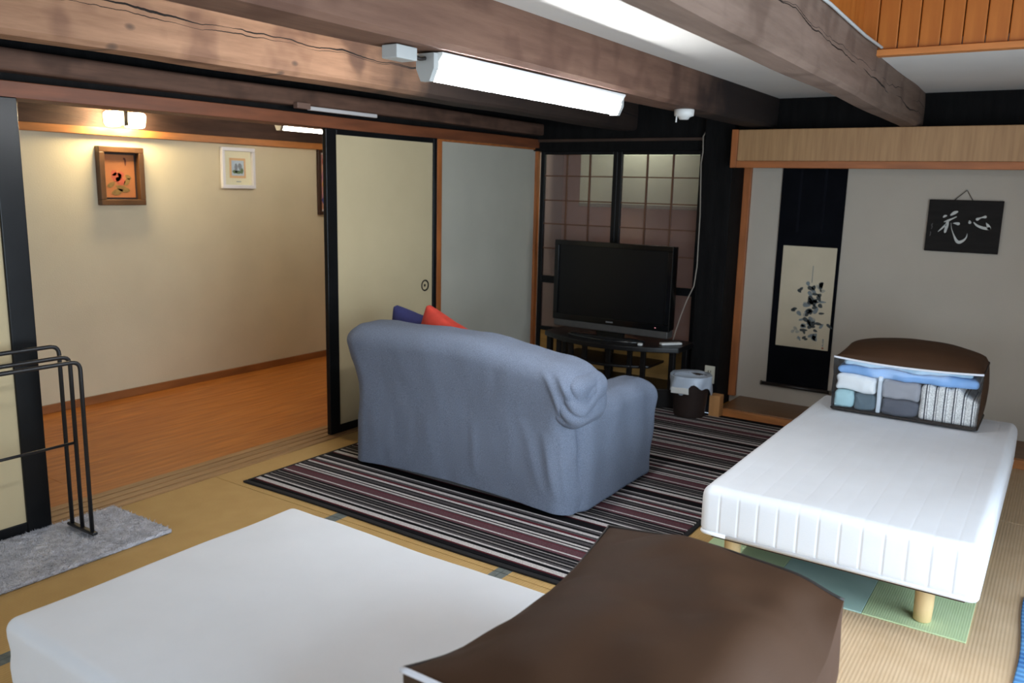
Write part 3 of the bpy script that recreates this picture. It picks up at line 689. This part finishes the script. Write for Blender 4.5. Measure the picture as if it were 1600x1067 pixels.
# grey shaggy mat
sh = thing('shaggy_mat', 'grey shaggy bath mat under the black towel rack', 'mat', (-3.17, 1.4, 0))
GM = mat('grey_shag', s2l(198, 198, 206), .95, .25, 30, .8, 160)
rs = random.Random(3)
V, F = rgeo(-3.385, -2.955, .78, 1.905, .001, .014, .008, 2, (60, 150, 1), lambda w: w+Vector((rs.uniform(-.003, .003), rs.uniform(-.003, .003), rs.uniform(0, .007) if w.z > .01 else 0)))
link('pile', V, F, GM, sh, True); box('backing', -3.38, -2.96, .785, 1.90, .0005, .004, GREYPL, sh)
V, F = [], []
for i in range(16000):
    x, y = rs.uniform(-3.385, -2.955), rs.uniform(.78, 1.908); a = rs.uniform(0, 2*pi); l = rs.uniform(.006, .014); k = len(V)
    w = .0022; V += [(x-w*sin(a), y+w*cos(a), .013), (x+w*sin(a), y-w*cos(a), .013), (x+l*cos(a), y+l*sin(a), .013+rs.uniform(.004, .012))]; F.append([k, k+1, k+2])
o = link('tufts', V, F, GM, sh); o['kind'] = 'stuff'
# green checked mat of square pieces
gm = thing('checked_mat', 'green and teal checked mat under the quilted bed', 'mat', (-.6, 3.7, 0))
G = [ribbed('pale_green_square', s2l(186, 208, 158), s2l(202, 220, 176), .008, 0, rib=.05, depth=.08), ribbed('teal_square', s2l(170, 204, 192), s2l(190, 216, 206), .008, 1, rib=.05, depth=.08), ribbed('mid_green_square', s2l(150, 184, 150), s2l(170, 198, 166), .008, 1, rib=.05, depth=.08)]
gx0, gx1, gy0, q = -1.11, -.13, 2.93, .327
for i in range(3):
    for j in range(6):
        xx = gx1-(i+1)*q; yy = gy0+j*q
        box('mat_square', xx+.0008, xx+q-.0008, yy+.0008, yy+q-.0008, .0008, .006, G[(i+j) % 2 if (j % 3 or i % 2) else (i+j) % 2*2], gm, r=.001)
# blue mat
BM = ribbed('blue_weave', s2l(52, 104, 168), s2l(112, 168, 214), .03, 1)
tag(box('blue_mat', .014, .62, 2.2, 3.42, .001, .012, BM, None, .004, 2, (4, 20, 1), lambda w: w+Vector((.006*sin(w.y*9), 0, 0)), True), 'bright blue woven mat at the lower right corner of the room', 'mat')

# ---- towel rack
rk = thing('towel_rack', 'black metal towel rack of three nested loops on the grey mat', 'towel rack', (-3.215, 1.35, .012))
RM = mat('black_powder_coat', s2l(26, 26, 29), .4, .1, 8)
for x, z in ((-3.292, .785), (-3.215, .752), (-3.142, .742)):
    dy = {-3.292: 0, -3.215: .0, -3.142: .0}[x]
    tube('loop', arc([(x, 1.672, .035), (x, 1.672, z), (x, .95, z), (x, .95, .035)], .035), .0085, RM, rk)
tube('lower_rail', [(-3.215, .95, .40), (-3.215, 1.672, .40)], .006, RM, rk)
for y in (.95, 1.672): box('foot_bar', -3.315, -3.12, y-.012, y+.012, .027, .040, RM, rk, .005, 2)

# ---- television and its stand
tv = thing('television', 'large black flat-screen television on the black stand', 'television', (-2.62, 5.12, .43))
GLOSS = mat('gloss_black_plastic', s2l(12, 13, 14), .18, .1, 4, spec=.5)
SCR = mat('dark_screen', s2l(13, 14, 16), .3, .05, 2, spec=.35)
box('housing', -3.06, -2.165, 5.12, 5.20, .52, 1.083, GLOSS, tv, .008, 2)
box('bezel', -3.065, -2.16, 5.095, 5.12, 1.052, 1.087, GLOSS, tv); box('bezel', -3.065, -2.16, 5.095, 5.12, .518, .562, GLOSS, tv)
box('bezel', -3.065, -3.03, 5.095, 5.12, .562, 1.052, GLOSS, tv); box('bezel', -2.195, -2.16, 5.095, 5.12, .562, 1.052, GLOSS, tv)
box('screen', -3.03, -2.195, 5.108, 5.122, .56, 1.054, SCR, tv, .001)
box('speaker_bar', -3.055, -2.17, 5.098, 5.19, .47, .518, mat('dim_silver', s2l(84, 82, 80), .45, .08, 30, metal=.3), tv, .006, 2)
g = merge(*[rgeo(-2.63+i*.011, -2.623+i*.011, 5.0925, 5.0955, .534, .543, .0005) for i in range(5)])
link('maker_mark', g[0], g[1], mat('grey_print', s2l(140, 140, 140), .5, .02), tv)
box('standby_light', -2.262, -2.255, 5.0925, 5.0955, .536, .541, emit('red_led', (1, .05, .05), .6), tv, .001)
V, F = [], []
N = 28
for k in range(N): a = 2*pi*k/N; V.append((-2.62+.30*cos(a), 5.10+.13*sin(a)-.02, .431))
for k in range(N): a = 2*pi*k/N; V.append((-2.62+.27*cos(a), 5.10+.105*sin(a)-.02, .443))
for k in range(N): F.append([k, (k+1) % N, N+(k+1) % N, N+k])
F += [list(range(N))[::-1], list(range(N, 2*N))]
link('base_plate', V, F, mat('polished_base', s2l(30, 31, 33), .12, .05, spec=.8), tv, True); box('neck', -2.72, -2.52, 5.13, 5.18, .44, .49, GLOSS, tv)
st = thing('tv_stand', 'low black slatted television stand with a curved front', 'tv stand', (-2.58, 5.1, .012))
STB = mat('black_stand_wood', s2l(20, 18, 18), .35, .2, 5)
def bowed(z0, z1, y_mid, y_end, yb, x0=-3.10, x1=-2.06, nm='top_board'):
    V, F = rgeo(x0, x1, y_end, yb, z0, z1, .006, 2, (24, 2, 1))
    xm, hw = (x0+x1)/2, (x1-x0)/2
    V = [(x, y-(y_end-y_mid)*max(0, 1-((x-xm)/hw)**2)*(yb-y)/(yb-y_end), z) for x, y, z in V]
    return link(nm, V, F, STB, st)
bowed(.395, .43, 4.86, 5.05, 5.34); bowed(.012, .14, 4.95, 5.08, 5.33, -3.08, -2.08, 'plinth'); bowed(.255, .275, 4.95, 5.08, 5.33, -2.98, -2.28, 'shelf_board')
for x in (-3.07, -2.115): 
    box('side_post', x-.018, x+.018, 5.06, 5.10, .13, .40, STB, st); box('side_post', x-.018, x+.018, 5.28, 5.32, .13, .40, STB, st)
for x in (-2.96, -2.86, -2.75, -2.56, -2.40, -2.30): box('slat', x-.017, x+.017, 5.01, 5.035, .13, .40, STB, st)
rm = thing('remote_control', 'white remote control on the right end of the television stand', 'remote', (-2.15, 5.12, .432))
V, F = rgeo(-.022, .022, -.075, .075, 0, .016, .006, 2); R3 = Matrix.Rotation(-.7, 3, 'Z')
link('body', [tuple(R3 @ Vector(v)+Vector((-2.15, 5.12, .432))) for v in V], F, WHITEP, rm, True)
for i in range(6):
    p = R3 @ Vector((-.008+.016*(i % 2), -.03+.022*(i//2), .0165))+Vector((-2.15, 5.12, .432)); box('button', p.x-.004, p.x+.004, p.y-.004, p.y+.004, p.z-.001, p.z+.001, GREYPL, rm, .0005)
tag(box('small_white_case', -2.315, -2.285, 4.95, 4.975, .4315, .448, WHITEP, None, .005, 2), 'tiny white case on the front edge of the television stand', 'case')

# ---- waste bin with liner
bn = thing('waste_bin', 'dark brown waste bin with a bluish plastic liner beside the black post', 'bin', (-1.945, 5.02, 0))
BIN = mat('dark_brown_bin', s2l(48, 36, 32), .6, .1, 10)
lathe('body', (-1.945, 5.0, .0), [(.0, .012), (.098, .012), (.10, .018), (.122, .262), (.125, .268), (.119, .268), (.116, .255), (.095, .03), (0, .03)], BIN, bn, 32)
LIN = mat('bluish_liner_film', s2l(196, 208, 224), .35, .06, 12, spec=.5); 
V, F = [], []; N = 48
for j in range(9):
    h = j/8
    for k in range(N):
        a = 2*pi*k/N; drop = .085+.03*sin(a*3+1)+.018*sin(a*7)
        z = .285-drop*h; r = .131+.004*sin(a*9+h*3)+.010*h*(.5+.5*sin(a*5))
        V.append((-1.945+r*cos(a), 5.0+r*sin(a), z))
for j in range(8):
    for k in range(N): F.append([j*N+k, j*N+(k+1) % N, (j+1)*N+(k+1) % N, (j+1)*N+k])
b0 = len(V)
for k in range(N): a = 2*pi*k/N; V.append((-1.945+.113*cos(a), 5.0+.113*sin(a), .258+.008*sin(a*3)))
for k in range(N): F.append([k, (k+1) % N, b0+(k+1) % N, b0+k])
F.append([b0+k for k in range(N)])
link('liner', V, F, LIN, bn, True)
folded('crumpled_paper', 'white crumpled tissue hanging over the rim of the waste bin', -2.02, -1.90, 4.852, 4.862, .175, .215, WHITEP, .004, 10, .004)['category'] = 'tissue'
tag(box('wood_block', -1.835, -1.765, 5.06, 5.135, .0, .15, mat('pale_block', s2l(196, 142, 88), .55, .15, 4, stretch=(5, 5, 1)), None, .004, 2), 'small upright pale wooden block between waste bin and alcove', 'block')
ot = thing('power_outlet', 'cream power outlet box on the foot of the black post', 'outlet', (-1.93, 5.295, .2))
box('cover_plate', -1.965, -1.895, 5.288, 5.30, .17, .29, mat('cream_plastic', s2l(212, 208, 190), .5, .03), ot, .004, 2)
for z in (.205, .245):
    for x in (-1.938, -1.922): box('socket_slot', x-.002, x+.002, 5.286, 5.289, z, z+.014, PIPE, ot, .0004)
pts = [(-2.08, 5.36, 1.86), (-2.082, 5.29, 1.80), (-2.075, 5.285, 1.70), (-2.085, 5.29, 1.63), (-2.07, 5.292, 1.3), (-2.068, 5.292, .95), (-2.08, 5.29, .82), (-2.12, 5.28, .72), (-2.15, 5.27, .62), (-2.18, 5.26, .50), (-2.19, 5.25, .44)]
tag(tube('cable', pts, .004, mat('pale_cable', s2l(150, 140, 128), .6, .05), None, 6), 'thin pale cable running down beside the black post to the television', 'cable')

# ---- fluorescent lamps
def fluorescent(name, label, x, y0, y1, zt, st, junction=True, wing=.044, power=None, col=(1, .98, .95), drop=.085):
    f = thing(name, label, 'lamp', (x, (y0+y1)/2, zt))
    box('mounting_rail', x-.022, x+.022, y0+.03, y1-.03, zt-.0045, zt+.0005, WHITEP, f, .002)
    zr = zt-.03
    V = []; F = []
    sec = [(-.052, zt-.002), (.052, zt-.002), (.052, zt-.008), (.02, zt-.05), (-.02, zt-.05), (-.052, zt-.008)]
    for y in (y0+.02, y1-.02):
        for a, b in sec: V.append((x+a, y, b))
    n = len(sec)
    for k in range(n): F.append([k, (k+1) % n, n+(k+1) % n, n+k])
    F += [list(range(n)), list(range(n, 2*n))]
    link('reflector', V, F, WHITEP, f)
    tz = zt-drop+.016
    for y, s in ((y0, 1), (y1, -1)):
        V = [(x-.035, y, zt-.005), (x+.035, y, zt-.005), (x+.035, y, zr-.02), (x+.017, y, tz-.018), (x-.017, y, tz-.018), (x-.035, y, zr-.02)]
        V += [(a, y+s*.022, c) for a, b, c in V]; n = 6
        link('end_cap', V, [[k, (k+1) % n, n+(k+1) % n, n+k] for k in range(n)]+[list(range(n)), list(range(n, 2*n))], GREYPL, f)
    V, F = tubegeo([(x, y0+.022+(y1-y0-.044)*i/8, tz) for i in range(9)], .0145, 14); link('lamp_tube', V, F, st, f, True)
    if junction: box('junction_box', x-.03, x+.03, y0-.16, y0-.07, zt-.04, zt-.002, GREYPL, f, .003); tube('lead', arc([(x, y0-.07, zt-.02), (x+.012, y0-.035, zt-.028), (x, y0+.001, zt-.02)], .01), .006, PIPE, f, 6)
    return f
fluorescent('fluorescent_lamp', 'lit fluorescent tube lamp under the brown ceiling beam', -1.705, 2.03, 3.31, 1.848, emit('tube_glow', (.93, .97, 1), 95))
fluorescent('fluorescent_lamp', 'lit fluorescent tube seen above the corridor doorway', -4.3, 3.67, 4.85, 1.855, emit('corridor_tube_glow', (1, .95, .84), 28), False)
box('hanger_rod', -4.31, -4.29, 4.2, 4.22, 1.853, 2.2, WHITEP, bpy.data.objects['fluorescent_lamp.001'])
# slim unlit rail on the brown wall beam
sr = thing('slim_light_rail', 'slim unlit white strip on the beam above the open doorway', 'light strip', (-3.33, 3.3, 1.83))
box('mount_block', -3.362, -3.33, 2.97, 3.06, 1.815, 1.845, mat('brown_mount', s2l(110, 84, 72), .6, .1), sr); box('strip_body', -3.36, -3.335, 3.06, 3.56, 1.812, 1.832, mat('dim_white_strip', s2l(190, 186, 184), .35, .03), sr, .004, 2)
# wall lamp in the corridor
wl = thing('wall_lamp', 'double wall lamp with glowing square shades in the corridor', 'lamp', (-5.12, 3.15, 1.75))
SHG = emit('warm_shade_glow', (1, .80, .46), 95)
box('back_plate', -5.13, -5.11, 2.99, 3.15, 1.78, 1.85, mat('brass', s2l(150, 118, 62), .35, .1, metal=.7), wl)
box('bracket', -5.11, -4.975, 3.036, 3.066, 1.765, 1.865, mat('dark_bronze', s2l(40, 30, 22), .5, .1), wl)
for y, wd in ((2.988, .036), (3.132, .052)):
    tube('arm', arc([(-5.115, 3.07, 1.84), (-5.06, y, 1.87), (-5.02, y, 1.872)], .02), .006, mat('brass', (0, 0, 0)), wl, 6)
    V, F = rgeo(-5.075, -4.965, y-wd, y+wd, 1.757, 1.85, .022, 3, (1, 1, 1), lambda w, y=y: Vector((-5.02+(w.x+5.02)*(1+.12*(w.z-1.81)/.05), y+(w.y-y)*(1+.05*(w.z-1.81)/.05), w.z))); link('shade', V, F, SHG, wl, True)

# smoke alarm
sa = thing('smoke_alarm', 'small white round alarm with pull tab under the brown beam', 'smoke alarm', (-1.69, 4.0, 1.81))
lathe('body', (-1.69, 4.02, 1.80), [(0, 0), (.022, 0), (.03, .012), (.048, .018), (.05, .046), (.046, .05), (0, .05)], WHITEP, sa, 24)
tube('pull_tab', [(-1.715, 3.985, 1.818), (-1.716, 3.985, 1.785)], .004, WHITEP, sa, 6)

# ---- pictures on the corridor wall
def frame(name, label, y0, y1, z0, z1, fw_, mf, mats_in, x=-5.15, th=.03):
    f = thing(name, label, 'picture', (x, (y0+y1)/2, z0))
    for a, b, c, d in ((y0, y1, z0, z0+fw_), (y0, y1, z1-fw_, z1), (y0, y0+fw_, z0+fw_, z1-fw_), (y1-fw_, y1, z0+fw_, z1-fw_)):
        box('frame_bar', x+.002, x+th, a, b, c, d, mf, f, .004, 2)
    for i, (nm, ins, m) in enumerate(mats_in):
        box(nm, x+.004+.002*i, x+.008+.002*i, y0+fw_*.8+ins, y1-fw_*.8-ins, z0+fw_*.8+ins, z1-fw_*.8-ins, m, f, .0005)
    return f
def blobs(name, parent, x, items, n=14):
    """flat printed patches: (y, z, ry, rz, angle, material)"""
    groups = {}
    for y, z, ry, rz, a, m in items: groups.setdefault(m.name, (m, []))[1].append((y, z, ry, rz, a))
    for m, its in groups.values():
        V, F = [], []
        for y, z, ry, rz, a in its:
            k = len(V)
            for i in range(n):
                t = 2*pi*i/n; u = ry*cos(t)*(1+.12*sin(3*t+a)); v = rz*sin(t)*abs(sin(t))**.3
                V.append((x, y+u*cos(a)-v*sin(a), z+u*sin(a)+v*cos(a)))
            F.append(list(range(k, k+n)))
        link(name, V, F, m, parent)
FRB = mat('brown_gilt_frame', s2l(92, 62, 36), .4, .3, 5)
p1 = frame('framed_picture', 'brown-framed picture of a red flower under the wall lamp', 2.93, 3.235, 1.272, 1.64, .036, FRB, [('liner', 0, mat('dark_liner', s2l(40, 24, 16), .6, .1)), ('print', .02, mat('amber_print', s2l(166, 102, 56), .6, .1, 6))], th=.05)
RD, DG, LG = mat('print_red', s2l(166, 76, 54), .7, .2, 60), mat('print_green', s2l(122, 94, 46), .7, .2, 60), mat('print_dark', s2l(92, 44, 24), .7, .1)
blobs('printed_flower', p1, -5.1388, [(3.06, 1.45, .036, .03, .2, RD), (3.085, 1.425, .035, .026, -.4, RD), (3.045, 1.475, .02, .02, .6, RD), (3.09, 1.465, .022, .02, 0, RD), (3.02, 1.40, .03, .015, .5, DG), (3.1, 1.375, .05, .02, -.3, DG), (3.06, 1.355, .04, .02, .3, DG), (3.13, 1.42, .03, .016, .8, DG), (3.14, 1.45, .022, .014, -.5, DG), (3.125, 1.545, .006, .024, 0, LG), (3.12, 1.565, .007, .01, .4, LG)])
WF = mat('white_frame', s2l(226, 226, 232), .45, .02)
p2 = frame('framed_picture', 'white-framed small landscape print on the corridor wall', 3.855, 4.148, 1.388, 1.682, .026, WF, [('mat_board', 0, mat('ivory_mat', s2l(232, 226, 196), .8, .02)), ('inner_mat', .055, mat('peach_mat', s2l(226, 186, 140), .8, .03)), ('print', .072, mat('sky_print', s2l(186, 202, 216), .7, .06, 20))])
GR, GY = mat('landscape_green', s2l(112, 136, 104), .7, .25, 60), mat('landscape_grey', s2l(138, 146, 156), .7, .15, 60)
blobs('printed_landscape', p2, -5.1374, [(3.985, 1.535, .014, .034, 0, GY), (4.02, 1.545, .018, .026, .2, GY), (3.975, 1.508, .022, .014, 0, GR), (4.005, 1.505, .03, .012, 0, GR), (4.035, 1.515, .014, .022, 0, GR)])
box('caption', -5.1385, -5.137, 3.985, 4.025, 1.435, 1.441, GY, p2, .0004)
p3 = frame('framed_picture', 'dark-framed colourful picture half hidden behind the sliding door', 4.775, 5.05, 1.185, 1.712, .03, mat('dark_frame', s2l(56, 32, 24), .4, .2), [('mat_board', 0, mat('pale_mat', s2l(206, 198, 200), .6, .03)), ('print', .02, mat('multicolour_print', s2l(170, 110, 150), .5, .1, 9, col2=s2l(226, 176, 110)))])
blobs('printed_shapes', p3, -5.1385, [(4.86, 1.6, .03, .05, .3, RD), (4.87, 1.42, .04, .06, .3, mat('print_amber', s2l(216, 160, 70), .6, .1)), (4.85, 1.3, .03, .03, 0, mat('print_blue', s2l(70, 80, 150), .6, .1))])

# ---- hanging scroll
sc = thing('hanging_scroll', 'dark hanging scroll with an ink painting of leafy flowers in the alcove', 'scroll', (-1.42, 5.55, .16))
NAVY = mat('navy_silk', s2l(12, 13, 18), .9, .25, 8, .1, 300, spec=.08)
def drape(w): return w+Vector((-.0+.027*(w.z-1.1)*-1*.0, 0, 0))
box('silk_mount', -1.622, -1.218, 5.548, 5.554, .18, 1.62, NAVY, sc, .001, 1, (2, 1, 10))
box('painting', -1.578, -1.238, 5.545, 5.549, .444, 1.112, mat('aged_paper', s2l(200, 186, 160), .85, .05, 5), sc, .0008)
tube('roller_rod', [(-1.645, 5.54, .172), (-1.195, 5.54, .172)], .013, mat('dark_rod', s2l(36, 30, 28), .4, .1), sc, 12)
for s in (-1.648, -1.20): tube('rod_knob', [(s, 5.54, .172), (s+.008*(1 if s > -1.4 else -1), 5.54, .172)], .016, mat('ivory_knob', s2l(96, 88, 76), .4, .05), sc, 12)
for x in (-1.50, -1.345): box('hanging_band', x-.008, x+.008, 5.5455, 5.5485, 1.2, 1.62, mat('band_silk', s2l(19, 20, 26), .9, .2, spec=.08), sc, .0005)
I1, I2, I3 = mat('ink_dark', s2l(70, 74, 74), .9, .15, 40), mat('ink_grey', s2l(120, 128, 130), .9, .1, 40), mat('ink_pale', s2l(160, 156, 144), .9, .08, 40)
rr = random.Random(11)
def blade(items, cx, cz, l, w, a): items.append((cx, cz, l, w, a))
lv = {1: [], 2: [], 3: []}
for i in range(70):
    z = rr.uniform(.50, .88); k = (z-.5)/.38
    x = -1.365+.03*(k-.4)+rr.gauss(0, .042*(1-.3*k))
    lv[rr.choice([1, 1, 2, 2, 3])].append((x, z, rr.uniform(.012, .03), rr.uniform(.007, .014), rr.uniform(-1.2, 1.2)))
for x, z in ((-1.45, .82), (-1.44, .835), (-1.47, .70), (-1.48, .69), (-1.455, .57), (-1.44, .55), (-1.47, .55)): lv[1 if z > .6 else 3].append((x, z, .016, .01, rr.uniform(-1, 1)))
for kk, m in ((3, I3), (2, I2), (1, I1)):
    V, F = [], []
    for x, z, l, w, a in lv[kk]:
        b0 = len(V)
        for t in range(8):
            th = 2*pi*t/8; u, v = l*cos(th), w*sin(th)*(1-.4*cos(th)); V.append((x+u*cos(a)-v*sin(a), 5.5448-.0002*kk*0-.0001*(4-kk), z+u*sin(a)+v*cos(a)))
        F.append(list(range(b0, b0+8)))
    link('ink_leaves', V, F, m, sc)
box('ink_stem', -1.378, -1.374, 5.5443, 5.5452, .88, .99, I2, sc, .0003)
for i in range(4): box('ink_signature', -1.275+rr.uniform(-.003, .003), -1.268, 5.5443, 5.5452, .47+i*.013, .479+i*.013, I2, sc, .0003)
box('red_seal', -1.278, -1.266, 5.5443, 5.5452, .452, .464, mat('seal_red', s2l(150, 84, 66), .8, .1), sc, .0003)

# ---- calligraphy board
sg = thing('calligraphy_board', 'black board with white brush calligraphy hanging on the alcove wall', 'wall plaque', (-.55, 5.55, 1.12))
BX0, BX1, BZ0, BZ1 = -.738, -.352, 1.13, 1.434
tl_ = Matrix.Rotation(math.radians(0), 3, 'Y')
box('board', BX0, BX1, 5.535, 5.554, BZ0, BZ1, mat('black_stained_board', s2l(34, 31, 29), .7, .2, 6, stretch=(1, 1, 6), spec=.12), sg, .003)
def bmap(u, v):                                  # brush coordinates, 0..1 across and down
    return (BX0+(BX1-BX0)*u, BZ1-(BZ1-BZ0)*v)
def brush(pts):
    V, F = [], []; P = []
    for i in range(len(pts)-1):
        for k in range(5):
            t = k/5
            p0, p1_, p2_, p3_ = pts[max(i-1, 0)], pts[i], pts[i+1], pts[min(i+2, len(pts)-1)]
            P.append([.5*((2*p1_[c])+(-p0[c]+p2_[c])*t+(2*p0[c]-5*p1_[c]+4*p2_[c]-p3_[c])*t*t+(-p0[c]+3*p1_[c]-3*p2_[c]+p3_[c])*t**3) for c in range(3)])
    P.append(list(pts[-1]))
    W3 = [(bmap((a-155)/865, (b-250)/625), c/865*.386/2) for a, b, c in P]
    n = len(W3)
    for i, ((x, z), w) in enumerate(W3):
        a, b = W3[max(i-1, 0)][0], W3[min(i+1, n-1)][0]; dx, dz = b[0]-a[0], b[1]-a[1]; l = math.hypot(dx, dz) or 1
        nx, nz = -dz/l, dx/l
        V += [(x+nx*w, 5.5342, z+nz*w), (x-nx*w, 5.5342, z-nz*w)]
    F = [[2*i, 2*i+1, 2*i+3, 2*i+2] for i in range(n-1)]
    # rounded ends
    for (x, z), w, s in ((W3[0][0], W3[0][1], 0), (W3[-1][0], W3[-1][1], 1)):
        k = len(V)
        for i in range(10): V.append((x+w*cos(2*pi*i/10), 5.5341, z+w*sin(2*pi*i/10)))
        F.append(list(range(k, k+10)))
    return V, F
INKW = mat('white_brush_paint', s2l(196, 196, 190), .7, .08, 60)
flower = [[(345, 458, 16), (362, 445, 30), (380, 440, 14)], [(430, 430, 20), (465, 405, 42), (498, 390, 26)], [(360, 515, 10), (410, 495, 26), (450, 475, 18), (495, 450, 12)], [(400, 500, 30), (395, 560, 40), (383, 636, 26)], [(392, 535, 22), (345, 590, 20), (300, 635, 8)], [(470, 528, 8), (500, 528, 26), (528, 532, 40)], [(443, 525, 3), (455, 590, 6), (492, 672, 16), (530, 735, 34), (566, 752, 40), (612, 728, 28), (640, 690, 14), (646, 645, 4)]]
heart = [[(655, 495, 20), (660, 512, 36)], [(742, 470, 38), (785, 450, 14), (828, 440, 36)], [(705, 508, 10), (750, 545, 26), (820, 570, 34), (885, 575, 40)], [(886, 572, 44), (870, 540, 34), (846, 508, 4)]]
for nm, chars in (('calligraphy_character', flower), ('calligraphy_character', heart)):
    g = merge(*[brush(s) for s in chars]); link(nm, g[0], g[1], INKW, sg)
g = merge(*[brush(s) for s in ([(222, 540, 10), (215, 560, 12), (222, 580, 10), (216, 605, 8)], [(208, 640, 8), (212, 665, 10), (206, 690, 8)])]); link('signature', g[0], g[1], mat('faint_paint', s2l(84, 80, 78), .7, .1), sg)
tube('hanging_cord', [(-.61, 5.544, 1.43), (-.548, 5.55, 1.492), (-.51, 5.544, 1.43)], .0025, PIPE, sg, 6)
tube('nail', [(-.548, 5.562, 1.492), (-.548, 5.54, 1.494)], .003, GREYPL, sg, 6)
